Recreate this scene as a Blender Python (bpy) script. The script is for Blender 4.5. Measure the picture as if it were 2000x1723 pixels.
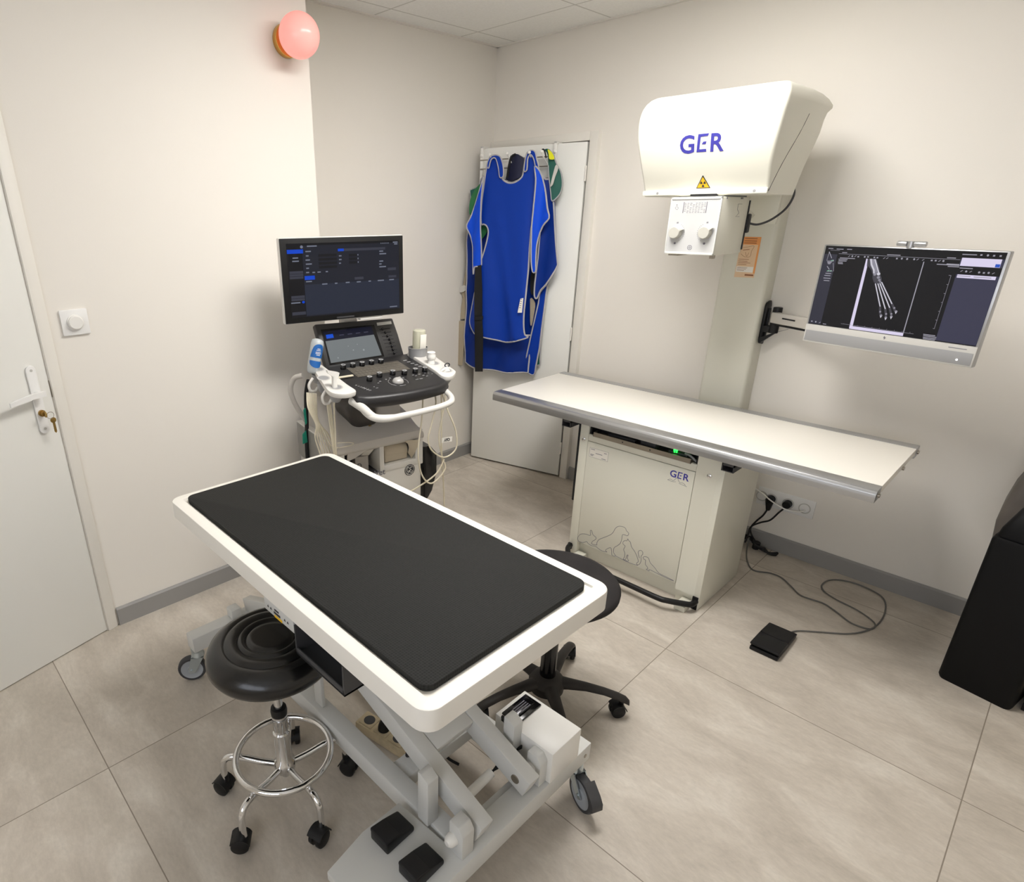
import bpy, bmesh, math, random
from math import sin, cos, pi, radians as R
from mathutils import Vector as V, Matrix as M
from mathutils.geometry import delaunay_2d_cdt

for o in list(bpy.data.objects):
    bpy.data.objects.remove(o)
random.seed(4)
SC = bpy.context.scene
COL = SC.collection

# ------------------------------------------------------------------ camera
cam_d = bpy.data.cameras.new('camera')
cam = bpy.data.objects.new('camera', cam_d)
COL.objects.link(cam)
SC.camera = cam
cam_d.sensor_fit = 'HORIZONTAL'
cam_d.sensor_width = 36.0
cam_d.lens = 1190.18 / 2000 * 36.0
cam_d.shift_x = (1000 - 807.48) / 2000
cam_d.shift_y = (895.47 - 861.5) / 2000
cam_d.clip_start = 0.02
_y, _p, _r = R(-47.9259), R(22.0105), R(-0.3869)
_f = V((sin(_y) * cos(_p), cos(_y) * cos(_p), -sin(_p)))
_rt = V((cos(_y), -sin(_y), 0))
_up = _rt.cross(_f)
_r2 = _rt * cos(_r) + _up * sin(_r)
_u2 = _up * cos(_r) - _rt * sin(_r)
_m = M.Identity(4)
for i in range(3):
    _m[i][0], _m[i][1], _m[i][2] = _r2[i], _u2[i], -_f[i]
_m.translation = V((0.7762, -2.0284, 1.5959))
cam.matrix_world = _m

# ------------------------------------------------------------------ world / exposure / lights
SC.view_settings.view_transform = 'Standard'
SC.view_settings.look = 'None'
SC.view_settings.exposure = -0.05
SC.view_settings.gamma = 1.0
SC.view_settings.use_curve_mapping = False
W = bpy.data.worlds.new('world')
SC.world = W
W.use_nodes = True
W.node_tree.nodes['Background'].inputs[0].default_value = (0.9, 0.92, 1.0, 1)
W.node_tree.nodes['Background'].inputs[1].default_value = 0.05
FILL_POWER = 3.3             # emission of the unseen window added behind the camera as fill light
ZC = 2.475                     # ceiling height
LAMP_POWER = 22.5              # emission of the ceiling panels
PANELS = [(-0.323, -0.104), (-0.323, -0.704)]   # ceiling light panels (600 x 600)

# ------------------------------------------------------------------ materials
def srgb(c):
    return tuple((x / 12.92 if x <= 0.04045 else ((x + 0.055) / 1.055) ** 2.4) for x in [v / 255 for v in c]) + (1.0,)

MATS = {}
def mat(name, rgb, rough=0.5, metal=0.0, emit=None, es=1.0, noise=None, bump=None, coat=0.0, trans=0.0, alpha=1.0, spec=None, sheen=0.0):
    m = bpy.data.materials.new(name)
    m.use_nodes = True
    nt = m.node_tree
    b = nt.nodes['Principled BSDF']
    c = srgb(rgb)
    b.inputs['Base Color'].default_value = c
    b.inputs['Roughness'].default_value = rough
    b.inputs['Metallic'].default_value = metal
    if spec is not None:
        b.inputs['Specular IOR Level'].default_value = spec
    if coat:
        b.inputs['Coat Weight'].default_value = coat
    if trans:
        b.inputs['Transmission Weight'].default_value = trans
    if sheen:
        b.inputs['Sheen Weight'].default_value = sheen
    if emit is not None:
        b.inputs['Emission Color'].default_value = srgb(emit)
        b.inputs['Emission Strength'].default_value = es
    tc = nt.nodes.new('ShaderNodeTexCoord')
    if noise:                                  # (scale, amount)
        n = nt.nodes.new('ShaderNodeTexNoise')
        n.inputs['Scale'].default_value = noise[0]
        n.inputs['Detail'].default_value = 6
        nt.links.new(tc.outputs['Object'], n.inputs['Vector'])
        r = nt.nodes.new('ShaderNodeMapRange')
        r.inputs['To Min'].default_value = 1 - noise[1]
        r.inputs['To Max'].default_value = 1 + noise[1]
        r.inputs['From Min'].default_value = 0.3
        r.inputs['From Max'].default_value = 0.7
        nt.links.new(n.outputs['Fac'], r.inputs['Value'])
        mx = nt.nodes.new('ShaderNodeVectorMath')
        mx.operation = 'SCALE'
        mx.inputs[0].default_value = c[:3]
        nt.links.new(r.outputs[0], mx.inputs['Scale'])
        nt.links.new(mx.outputs[0], b.inputs['Base Color'])
    if bump:                                   # (scale, strength, distance)
        n = nt.nodes.new('ShaderNodeTexNoise')
        n.inputs['Scale'].default_value = bump[0]
        n.inputs['Detail'].default_value = 4
        nt.links.new(tc.outputs['Object'], n.inputs['Vector'])
        bp = nt.nodes.new('ShaderNodeBump')
        bp.inputs['Strength'].default_value = bump[1]
        bp.inputs['Distance'].default_value = bump[2]
        nt.links.new(n.outputs['Fac'], bp.inputs['Height'])
        nt.links.new(bp.outputs[0], b.inputs['Normal'])
    MATS[name] = m
    return m

WALL = mat('wall_paint', (235, 230, 221), 0.75, bump=(260, 0.12, 0.001))
DOORW = mat('door_white', (235, 234, 228), 0.45, bump=(200, 0.05, 0.0006))
TRIMW = mat('trim_white', (232, 228, 219), 0.45)
PLINTH = mat('skirting_grey', (150, 148, 145), 0.55)
WHITEP = mat('white_plastic', (236, 234, 228), 0.35)
WHITEB = mat('bright_white_plastic', (238, 237, 234), 0.35)
XWHITE = mat('machine_white', (228, 226, 212), 0.35, bump=(500, 0.06, 0.0005))
XCREAM = mat('machine_cream', (214, 212, 198), 0.4, bump=(500, 0.06, 0.0005))
TABW = mat('table_white_powder_coat', (238, 234, 225), 0.42, bump=(700, 0.1, 0.0004))
TABG = mat('base_white_powder_coat', (208, 208, 204), 0.45, bump=(700, 0.1, 0.0004))
LAMI = mat('white_laminate', (240, 236, 226), 0.35)
ALU = mat('brushed_aluminium', (186, 187, 188), 0.34, 0.85)
STEEL = mat('stainless_steel', (168, 160, 148), 0.35, 0.9)
CHROME = mat('chrome', (225, 225, 225), 0.07, 1.0)
ZINC = mat('zinc_plated_steel', (190, 200, 205), 0.3, 0.9)
BRASS = mat('brass', (205, 165, 90), 0.25, 0.95)
BRASSD = mat('worn_brass', (170, 140, 80), 0.35, 0.9)
BLACKP = mat('black_plastic', (15, 15, 16), 0.45, spec=0.35)
BINB = mat('bin_black', (9, 9, 10), 0.55, spec=0.2)
LEAD = mat('grey_lead', (104, 102, 98), 0.5)
KNOBW = mat('knob_white', (190, 188, 178), 0.4)
BLACKG = mat('black_gloss', (13, 13, 15), 0.16)
BLACKM = mat('black_matte', (17, 16, 18), 0.7)
LEATH = mat('black_vinyl', (12, 11, 11), 0.26, bump=(180, 0.15, 0.0008), coat=0.15)
FABRK = mat('worn_black_fabric', (27, 23, 23), 0.85, noise=(14, 0.35), bump=(300, 0.3, 0.001))
PLASB = mat('dusty_black_plastic', (38, 34, 31), 0.6, noise=(20, 0.3))
GREYP = mat('grey_plastic', (152, 152, 152), 0.45)
GREYD = mat('dark_grey_plastic', (62, 62, 64), 0.5)
GREYL = mat('light_grey_plastic', (196, 194, 188), 0.45)
RUBBER = mat('grey_rubber', (60, 60, 62), 0.7)
WHEELG = mat('grey_wheel_core', (165, 170, 175), 0.4)
USWHITE = mat('ultrasound_white', (222, 219, 212), 0.38)
USGREY = mat('ultrasound_grey', (196, 191, 184), 0.45)
USBLACK = mat('console_black', (34, 33, 34), 0.38)
USPANEL = mat('console_charcoal', (54, 53, 53), 0.4)
USNECK = mat('column_brown_black', (58, 54, 50), 0.35)
CREAMC = mat('cream_cable', (221, 212, 188), 0.45)
BLUE = mat('royal_blue_nylon', (0, 54, 158), 0.55, spec=0.25, bump=(420, 0.18, 0.0008))
BLUEB = mat('bright_blue_nylon', (0, 74, 212), 0.5, spec=0.25, bump=(420, 0.18, 0.0008))
BLUED = mat('deep_blue_nylon', (0, 44, 132), 0.5, spec=0.25, bump=(420, 0.18, 0.0008))
NAVY = mat('navy_nylon', (24, 28, 58), 0.6, bump=(420, 0.15, 0.0008))
GREEN = mat('bottle_green_nylon', (6, 84, 72), 0.6, bump=(420, 0.15, 0.0008))
GREENL = mat('leaf_green_nylon', (34, 110, 62), 0.6)
PIPE = mat('grey_piping', (176, 174, 176), 0.7)
STRAPB = mat('black_webbing', (12, 12, 14), 0.75, bump=(600, 0.3, 0.001))
STRAPC = mat('beige_webbing', (168, 156, 134), 0.8, bump=(600, 0.3, 0.001))
YELLOW = mat('neon_yellow', (226, 226, 26), 0.6)
LOGO = mat('logo_blue', (62, 60, 158), 0.5)
INK = mat('ink_grey', (112, 110, 120), 0.6)
INKD = mat('ink_black', (48, 48, 52), 0.6)
WARN = mat('warning_yellow', (240, 190, 28), 0.5)
ORANGE = mat('notice_orange', (232, 158, 92), 0.7)
PAPERO = mat('notice_paper', (226, 196, 160), 0.8)
PAPER = mat('white_paper', (236, 232, 222), 0.8)
PAPERB = mat('buff_paper', (206, 194, 172), 0.85, bump=(60, 0.3, 0.002))
BEIGE = mat('beige_laminate', (206, 192, 166), 0.5)
BAGGREY = mat('grey_brown_vinyl', (96, 90, 84), 0.55, noise=(6, 0.25))
PINKG = mat('pink_glass', (244, 176, 168), 0.25, emit=(255, 150, 140), es=0.5)
LABELB = mat('label_blue', (26, 96, 170), 0.5)
CLEARP = mat('translucent_plastic', (214, 220, 222), 0.25, trans=0.35)
CLEARC = mat('clear_cream_plastic', (226, 224, 200), 0.25, trans=0.3)
TAGG = mat('green_plastic', (16, 140, 116), 0.5)
LEDG = mat('green_led', (40, 255, 70), 0.4, emit=(30, 255, 60), es=6)
MULTI = mat('old_white_plastic', (196, 180, 148), 0.5, noise=(30, 0.15))

# floor tiles ---------------------------------------------------------------
def tile_mat():
    m = bpy.data.materials.new('stone_tiles')
    m.use_nodes = True
    nt = m.node_tree
    N, L = nt.nodes, nt.links
    b = N['Principled BSDF']
    tc = N.new('ShaderNodeTexCoord')
    def math_(op, a, bb=None):
        n = N.new('ShaderNodeMath'); n.operation = op
        for i, x in enumerate((a, bb)):
            if x is None: continue
            if isinstance(x, (int, float)): n.inputs[i].default_value = x
            else: L.new(x, n.inputs[i])
        return n.outputs[0]
    sep = N.new('ShaderNodeSeparateXYZ'); L.new(tc.outputs['Object'], sep.inputs[0])
    g = []; ids = []
    for ax in (0, 1):
        q = math_('DIVIDE', sep.outputs[ax], 0.9)
        ids.append(math_('FLOOR', math_('ADD', q, 0.0)))
        fr = math_('FRACT', q)
        d = math_('MINIMUM', fr, math_('SUBTRACT', 1.0, fr))
        g.append(math_('LESS_THAN', d, 0.0017))
    grout = math_('MAXIMUM', g[0], g[1])
    comb = N.new('ShaderNodeCombineXYZ')
    L.new(math_('MULTIPLY', ids[0], 7.3), comb.inputs[0]); L.new(math_('MULTIPLY', ids[1], 4.7), comb.inputs[1])
    add = N.new('ShaderNodeVectorMath'); add.operation = 'ADD'
    L.new(tc.outputs['Object'], add.inputs[0]); L.new(comb.outputs[0], add.inputs[1])
    mp = N.new('ShaderNodeMapping'); mp.inputs['Scale'].default_value = (1.6, 3.4, 1); mp.inputs['Rotation'].default_value = (0, 0, 0.35)
    L.new(add.outputs[0], mp.inputs[0])
    n1 = N.new('ShaderNodeTexNoise'); n1.inputs['Scale'].default_value = 2.2; n1.inputs['Detail'].default_value = 10; n1.inputs['Roughness'].default_value = 0.62; n1.inputs['Distortion'].default_value = 0.6
    L.new(mp.outputs[0], n1.inputs['Vector'])
    cr = N.new('ShaderNodeValToRGB')
    e = cr.color_ramp.elements
    e[0].position = 0.28; e[0].color = srgb((176, 167, 154))
    e[1].position = 0.74; e[1].color = srgb((213, 206, 194))
    k = cr.color_ramp.elements.new(0.52); k.color = srgb((196, 187, 174))
    L.new(n1.outputs['Fac'], cr.inputs[0])
    n2 = N.new('ShaderNodeTexNoise'); n2.inputs['Scale'].default_value = 26; n2.inputs['Detail'].default_value = 8; n2.inputs['Roughness'].default_value = 0.7
    L.new(mp.outputs[0], n2.inputs['Vector'])
    mr = N.new('ShaderNodeMapRange'); mr.inputs['From Min'].default_value = 0.3; mr.inputs['From Max'].default_value = 0.7
    mr.inputs['To Min'].default_value = 0.9; mr.inputs['To Max'].default_value = 1.07
    L.new(n2.outputs['Fac'], mr.inputs['Value'])
    sc = N.new('ShaderNodeVectorMath'); sc.operation = 'SCALE'
    L.new(cr.outputs[0], sc.inputs[0]); L.new(mr.outputs[0], sc.inputs['Scale'])
    mix = N.new('ShaderNodeMix'); mix.data_type = 'RGBA'
    L.new(grout, mix.inputs['Factor']); L.new(sc.outputs[0], mix.inputs['A']); mix.inputs['B'].default_value = srgb((136, 126, 113))
    L.new(mix.outputs['Result'], b.inputs['Base Color'])
    b.inputs['Roughness'].default_value = 0.5
    b.inputs['Specular IOR Level'].default_value = 0.35
    h = math_('SUBTRACT', math_('MULTIPLY', n2.outputs['Fac'], 0.3), grout)
    bp = N.new('ShaderNodeBump'); bp.inputs['Strength'].default_value = 0.25; bp.inputs['Distance'].default_value = 0.0015
    L.new(h, bp.inputs['Height']); L.new(bp.outputs[0], b.inputs['Normal'])
    return m

def ceil_mat():
    m = bpy.data.materials.new('ceiling_tiles')
    m.use_nodes = True
    nt = m.node_tree
    N, L = nt.nodes, nt.links
    b = N['Principled BSDF']
    tc = N.new('ShaderNodeTexCoord')
    def math_(op, a, bb=None):
        n = N.new('ShaderNodeMath'); n.operation = op
        for i, x in enumerate((a, bb)):
            if x is None: continue
            if isinstance(x, (int, float)): n.inputs[i].default_value = x
            else: L.new(x, n.inputs[i])
        return n.outputs[0]
    sep = N.new('ShaderNodeSeparateXYZ'); L.new(tc.outputs['Object'], sep.inputs[0])
    g = []
    for ax, off in ((0, 1.823 + 6.0), (1, -0.796 + 6.0)):
        fr = math_('FRACT', math_('DIVIDE', math_('ADD', sep.outputs[ax], off), 0.6))
        d = math_('MINIMUM', fr, math_('SUBTRACT', 1.0, fr))
        g.append(math_('LESS_THAN', d, 0.007))
    grid = math_('MAXIMUM', g[0], g[1])
    n2 = N.new('ShaderNodeTexNoise'); n2.inputs['Scale'].default_value = 90; n2.inputs['Detail'].default_value = 6
    L.new(tc.outputs['Object'], n2.inputs['Vector'])
    cr = N.new('ShaderNodeValToRGB')
    cr.color_ramp.elements[0].color = srgb((232, 231, 226)); cr.color_ramp.elements[1].color = srgb((248, 247, 243))
    L.new(n2.outputs['Fac'], cr.inputs[0])
    mix = N.new('ShaderNodeMix'); mix.data_type = 'RGBA'
    L.new(grid, mix.inputs['Factor']); L.new(cr.outputs[0], mix.inputs['A']); mix.inputs['B'].default_value = srgb((204, 202, 196))
    L.new(mix.outputs['Result'], b.inputs['Base Color'])
    b.inputs['Roughness'].default_value = 0.9
    bp = N.new('ShaderNodeBump'); bp.inputs['Strength'].default_value = 0.4; bp.inputs['Distance'].default_value = 0.004
    L.new(math_('SUBTRACT', 1.0, grid), bp.inputs['Height']); L.new(bp.outputs[0], b.inputs['Normal'])
    return m

def mat_rubber():
    m = bpy.data.materials.new('dimpled_rubber')
    m.use_nodes = True
    nt = m.node_tree
    N, L = nt.nodes, nt.links
    b = N['Principled BSDF']
    tc = N.new('ShaderNodeTexCoord')
    v = N.new('ShaderNodeTexVoronoi'); v.inputs['Scale'].default_value = 165; v.inputs['Randomness'].default_value = 0.12
    L.new(tc.outputs['Object'], v.inputs['Vector'])
    cr = N.new('ShaderNodeValToRGB')
    cr.color_ramp.elements[0].position = 0.1; cr.color_ramp.elements[0].color = srgb((12, 12, 11))
    cr.color_ramp.elements[1].position = 0.6; cr.color_ramp.elements[1].color = srgb((37, 37, 35))
    L.new(v.outputs['Distance'], cr.inputs[0])
    L.new(cr.outputs[0], b.inputs['Base Color'])
    b.inputs['Roughness'].default_value = 0.78; b.inputs['Specular IOR Level'].default_value = 0.3
    bp = N.new('ShaderNodeBump'); bp.inputs['Strength'].default_value = 0.5; bp.inputs['Distance'].default_value = 0.001
    L.new(v.outputs['Distance'], bp.inputs['Height']); L.new(bp.outputs[0], b.inputs['Normal'])
    return m
TILES, CEILM, MATRUB = tile_mat(), ceil_mat(), mat_rubber()

# ------------------------------------------------------------------ mesh builder
ROOT = {}
class MB:
    def __init__(s, F=None):
        s.bm = bmesh.new(); s.F = F or M.Identity(4)
    def _add(s, src, mi=0, T=None):
        for f in src.faces: f.material_index = mi
        if T is not None: bmesh.ops.transform(src, matrix=T, verts=src.verts)
        me = bpy.data.meshes.new('t'); src.to_mesh(me); src.free()
        s.bm.from_mesh(me); bpy.data.meshes.remove(me)
        return s
    def box(s, a, b, bev=0.0, seg=2, mi=0, T=None):
        t = bmesh.new()
        c = [(a[i] + b[i]) / 2 for i in range(3)]; d = [abs(b[i] - a[i]) for i in range(3)]
        bmesh.ops.create_cube(t, size=1, matrix=M.Translation(c) @ M.Diagonal((d[0], d[1], d[2], 1)))
        if bev: bmesh.ops.bevel(t, geom=t.edges[:], offset=min(bev, min(d) * 0.45), segments=seg, profile=0.5, affect='EDGES')
        return s._add(t, mi, T)
    def bar(s, p0, p1, w, h, bev=0.0, up=(0, 0, 1), mi=0):
        p0, p1 = V(p0), V(p1); ax = (p1 - p0); ln = ax.length; ax.normalize()
        sd = V(up).cross(ax)
        if sd.length < 1e-4: sd = V((1, 0, 0))
        sd.normalize(); u = ax.cross(sd)
        T = M.Identity(4)
        for i in range(3): T[i][0], T[i][1], T[i][2] = ax[i], sd[i], u[i]
        T.translation = (p0 + p1) / 2
        return s.box((-ln / 2, -w / 2, -h / 2), (ln / 2, w / 2, h / 2), bev, 2, mi, T)
    def cyl(s, p0, p1, r0, r1=None, n=28, mi=0, bev=0.0):
        p0, p1 = V(p0), V(p1); r1 = r0 if r1 is None else r1
        t = bmesh.new(); d = p1 - p0
        T = M.Translation((p0 + p1) / 2) @ d.to_track_quat('Z', 'Y').to_matrix().to_4x4()
        bmesh.ops.create_cone(t, cap_ends=True, segments=n, radius1=r0, radius2=r1, depth=d.length, matrix=T)
        if bev:
            ed = [e for e in t.edges if len(e.link_faces) == 2 and any(len(f.verts) > 4 for f in e.link_faces)]
            bmesh.ops.bevel(t, geom=ed, offset=bev, segments=2, profile=0.5, affect='EDGES')
        return s._add(t, mi)
    def sph(s, c, r, sc=(1, 1, 1), mi=0, n=24, T=None):
        t = bmesh.new()
        bmesh.ops.create_uvsphere(t, u_segments=n, v_segments=n // 2 + 2, radius=r, matrix=M.Translation(c) @ M.Diagonal((*sc, 1)))
        return s._add(t, mi, T)
    def lathe(s, prof, base, axis=(0, 0, 1), n=40, mi=0):
        t = bmesh.new(); rings = []
        for (r, h) in prof:
            if r < 1e-6: rings.append([t.verts.new((0, 0, h))])
            else: rings.append([t.verts.new((r * cos(2 * pi * k / n), r * sin(2 * pi * k / n), h)) for k in range(n)])
        for A, B in zip(rings, rings[1:]):
            for k in range(n):
                k2 = (k + 1) % n
                vs = [A[k % len(A)], A[k2 % len(A)], B[k2 % len(B)], B[k % len(B)]]
                u = []
                for x in vs:
                    if x not in u: u.append(x)
                if len(u) > 2: t.faces.new(u)
        bmesh.ops.recalc_face_normals(t, faces=t.faces)
        T = M.Translation(base) @ V(axis).to_track_quat('Z', 'Y').to_matrix().to_4x4()
        return s._add(t, mi, T)
    def tube(s, pts, r, n=10, closed=False, sub=6, mi=0, taper=None):
        P = [V(p) for p in pts]
        if sub > 1 and len(P) > 2:
            Q = []; m = len(P)
            for i in range(m if closed else m - 1):
                if closed: a, b, c, d = P[(i - 1) % m], P[i], P[(i + 1) % m], P[(i + 2) % m]
                else: a, b, c, d = P[max(i - 1, 0)], P[i], P[i + 1], P[min(i + 2, m - 1)]
                for k in range(sub):
                    u = k / sub
                    Q.append(0.5 * ((2 * b) + (c - a) * u + (2 * a - 5 * b + 4 * c - d) * u * u + (3 * b - a - 3 * c + d) * u ** 3))
            if not closed: Q.append(P[-1])
            P = Q
        t = bmesh.new(); rings = []; m = len(P); nrm = None
        for i in range(m):
            tg = (P[(i + 1) % m] - P[(i - 1) % m]) if closed else (P[min(i + 1, m - 1)] - P[max(i - 1, 0)])
            if tg.length < 1e-9: tg = V((0, 0, 1))
            tg.normalize()
            if nrm is None:
                nrm = tg.orthogonal().normalized()
            else:
                nrm = nrm - tg * nrm.dot(tg)
                nrm = nrm.normalized() if nrm.length > 1e-6 else tg.orthogonal().normalized()
            bn = tg.cross(nrm)
            rr = r if taper is None else r * (1 + (taper - 1) * i / (m - 1))
            rings.append([t.verts.new(P[i] + (nrm * cos(2 * pi * k / n) + bn * sin(2 * pi * k / n)) * rr) for k in range(n)])
        for i in range(m if closed else m - 1):
            A, B = rings[i], rings[(i + 1) % m]
            off = 0
            if closed and i == m - 1:
                off = min(range(n), key=lambda q: (A[0].co - B[q].co).length)
            for k in range(n):
                t.faces.new((A[k], A[(k + 1) % n], B[(k + 1 + off) % n], B[(k + off) % n]))
        if not closed:
            t.faces.new(rings[0][::-1]); t.faces.new(rings[-1])
        bmesh.ops.recalc_face_normals(t, faces=t.faces)
        return s._add(t, mi)
    def prism(s, poly, O=(0, 0, 0), u=(1, 0, 0), v=(0, 1, 0), w=(0, 0, 0.01), bev=0.0, mi=0, seg=2):
        t = bmesh.new(); O, u, v, w = V(O), V(u), V(v), V(w)
        A = [t.verts.new(O + u * p[0] + v * p[1]) for p in poly]
        B = [t.verts.new(O + u * p[0] + v * p[1] + w) for p in poly]
        t.faces.new(A); t.faces.new(B)
        n = len(poly)
        for i in range(n): t.faces.new((A[i], A[(i + 1) % n], B[(i + 1) % n], B[i]))
        bmesh.ops.recalc_face_normals(t, faces=t.faces)
        if bev: bmesh.ops.bevel(t, geom=t.edges[:], offset=bev, segments=seg, profile=0.5, affect='EDGES')
        return s._add(t, mi)
    def quad(s, pts, mi=0):
        t = bmesh.new(); t.faces.new([t.verts.new(p) for p in pts])
        return s._add(t, mi)
    def loft(s, rings, mi=0, caps=True, closed=True):
        t = bmesh.new(); Rg = [[t.verts.new(p) for p in ring] for ring in rings]
        for A, B in zip(Rg, Rg[1:]):
            n = len(A)
            for k in range(n if closed else n - 1):
                t.faces.new((A[k], A[(k + 1) % n], B[(k + 1) % n], B[k]))
        if caps:
            t.faces.new(Rg[0][::-1]); t.faces.new(Rg[-1])
        bmesh.ops.recalc_face_normals(t, faces=t.faces)
        return s._add(t, mi)
    def mesh(s, me, T, mi=0):
        t = bmesh.new(); t.from_mesh(me)
        return s._add(t, mi, T)
    def build(s, name, mats, parent=None, angle=38, flat=False, label=None, stuff=False):
        bm = s.bm
        bmesh.ops.transform(bm, matrix=s.F, verts=bm.verts)
        rm = M.Identity(4)
        if parent is not None:
            rm = ROOT[parent.name]
            bmesh.ops.transform(bm, matrix=rm.inverted(), verts=bm.verts)
        ca = cos(R(angle))
        for f in bm.faces: f.smooth = not flat
        for e in bm.edges:
            if len(e.link_faces) == 2:
                if e.link_faces[0].normal.dot(e.link_faces[1].normal) < ca: e.smooth = False
        me = bpy.data.meshes.new(name); bm.to_mesh(me); bm.free()
        for m_ in (mats if isinstance(mats, (list, tuple)) else [mats]): me.materials.append(m_)
        o = bpy.data.objects.new(name, me); COL.objects.link(o)
        if parent is not None: o.parent = parent
        ROOT[o.name] = rm
        if label: o['label'] = label
        if stuff: o['kind'] = 'stuff'
        return o

def thing(name, label, cat, loc=(0, 0, 0), rz=0.0, group=None):
    o = bpy.data.objects.new(name, None); COL.objects.link(o)
    o.empty_display_size = 0.05
    o.location = loc; o.rotation_euler = (0, 0, rz)
    o['label'] = label; o['category'] = cat
    if group: o['group'] = group
    ROOT[o.name] = M.Translation(loc) @ M.Rotation(rz, 4, 'Z')
    return o
def recenter(o, loc):
    loc = V(loc); o.data.transform(M.Translation(-loc)); o.location = loc
    ROOT[o.name] = M.Translation(loc)
def tag(o, label, cat, loc=None, group=None):
    o['label'] = label; o['category'] = cat
    if group: o['group'] = group
    if loc is not None: recenter(o, loc)
    return o
def struct(o):
    o['kind'] = 'structure'; return o
def sroot(name):
    o = bpy.data.objects.new(name, None); COL.objects.link(o); o['kind'] = 'structure'
    ROOT[o.name] = M.Identity(4)
    return o
def frame(O, x, y, z):
    m = M.Identity(4)
    for i in range(3): m[i][0], m[i][1], m[i][2] = x[i], y[i], z[i]
    m.translation = V(O); return m
def text_mesh(txt, size, bold=0.0, align='LEFT', extrude=0.0004, shear=0.0):
    cu = bpy.data.curves.new('txt', 'FONT'); cu.body = txt; cu.size = size; cu.offset = bold
    cu.align_x = align; cu.extrude = extrude; cu.shear = shear; cu.resolution_u = 4
    ob = bpy.data.objects.new('txt', cu); COL.objects.link(ob)
    dg = bpy.context.evaluated_depsgraph_get(); dg.update()
    me = bpy.data.meshes.new_from_object(ob.evaluated_get(dg))
    bpy.data.objects.remove(ob); bpy.data.curves.remove(cu)
    return me
def rrect(x0, y0, x1, y1, r, n=6):
    P = []
    for cx, cy, a0 in ((x1 - r, y0 + r, -90), (x1 - r, y1 - r, 0), (x0 + r, y1 - r, 90), (x0 + r, y0 + r, 180)):
        for k in range(n + 1):
            a = R(a0 + 90 * k / n); P.append((cx + r * cos(a), cy + r * sin(a)))
    return P
def circle(cx, cy, r, n=24):
    return [(cx + r * cos(2 * pi * k / n), cy + r * sin(2 * pi * k / n)) for k in range(n)]

# ================================================================== SETTING
XL, XF, YR, YS = -1.624, -1.965, 1.12, -0.412     # left wall, recessed left wall, right wall, step
fl = MB().box((-2.4, -4.2, -0.1), (3.0, 1.9, 0.0)).build('floor', TILES); struct(fl)
ce = MB().box((-2.4, -4.2, ZC), (3.0, 1.9, ZC + 0.1)).build('ceiling', CEILM); struct(ce)
EX, EY = 0.2588, -0.9659                           # direction of the angled wall that holds the door
NX, NY = 0.9659, 0.2588                            # its normal, into the room
P0 = V((XL, -1.548, 0))
struct(MB().box((-2.4, -1.548, 0), (XL, YS, ZC)).build('wall_left', WALL))
struct(MB().box((-2.4, YS, 0), (XF, YR, ZC)).build('wall_recess', WALL))
FD = frame(P0, (EX, EY, 0), (NX, NY, 0), (0, 0, 1))   # local: along the wall, into the room, up
b = MB(FD)
b.box((0.80, -0.25, 0), (2.6, 0, ZC)); b.box((-0.05, -0.25, 2.0), (0.80, 0, ZC)); b.box((0.0, -0.25, 0), (0.036, 0, 2.0))
struct(b.build('wall_entrance', WALL))
# right wall with the closet door opening
b = MB()
b.box((-1.268, YR, 0), (3.0, YR + 0.12, ZC)); b.box((-2.4, YR, 1.945), (-1.268, YR + 0.12, ZC)); b.box((-2.4, YR, 0), (-1.93, YR + 0.12, 1.945))
b.box((-2.4, YR + 0.55, 0), (-1.0, YR + 0.6, ZC)); b.box((-1.05, YR + 0.12, 0), (-1.0, YR + 0.55, ZC))
struct(b.build('wall_right', WALL))
WX0, WX1, WZ0, WZ1 = -0.2, 2.0, 0.95, 2.2
m = MB(); m.box((-1.4, -3.75, 0), (WX0, -3.6, ZC)); m.box((WX1, -3.75, 0), (3.0, -3.6, ZC)); m.box((WX0, -3.75, 0), (WX1, -3.6, WZ0)); m.box((WX0, -3.75, WZ1), (WX1, -3.6, ZC))
struct(m.build('wall_back', WALL))
w1 = sroot('fill_window_1')  # invented window, out of view, added to fill in light from behind
m = MB()
for a, c in (((WX0, WZ0), (WX0 + 0.05, WZ1)), ((WX1 - 0.05, WZ0), (WX1, WZ1)), ((WX0, WZ0), (WX1, WZ0 + 0.05)), ((WX0, WZ1 - 0.05), (WX1, WZ1)), (((WX0 + WX1) / 2 - 0.03, WZ0), ((WX0 + WX1) / 2 + 0.03, WZ1))): m.box((a[0], -3.70, a[1]), (c[0], -3.64, c[1]), 0.003)
m.build('fill_window_frame', TRIMW, w1)
MB().box((WX0 + 0.04, -3.675, WZ0 + 0.04), (WX1 - 0.04, -3.668, WZ1 - 0.04)).build('fill_pane', mat('fill_pane_glow', (235, 240, 245), 0.6, emit=(238, 243, 255), es=FILL_POWER), w1)  # glowing pane added to brighten the far walls and ceiling

struct(MB().box((2.3, -3.7, 0), (2.42, 1.2, ZC)).build('wall_front', WALL))
# skirting boards
def skirt(name, F, a, bb):
    m = MB(F); ln = bb - a
    m.prism([(0, 0), (0.012, 0), (0.012, 0.074), (0.006, 0.081), (0, 0.081)], O=(a, 0, 0), u=(0, 1, 0), v=(0, 0, 1), w=(ln, 0, 0))
    struct(m.build(name, PLINTH))
skirt('baseboard_left', frame((XL, 0, 0), (0, 1, 0), (1, 0, 0), (0, 0, 1)), -1.532, YS)
skirt('baseboard_recess', frame((XF, 0, 0), (0, 1, 0), (1, 0, 0), (0, 0, 1)), YS, YR - 0.03)
skirt('baseboard_right', frame((0, YR, 0), (1, 0, 0), (0, -1, 0), (0, 0, 1)), -1.22, 2.3)
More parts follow.
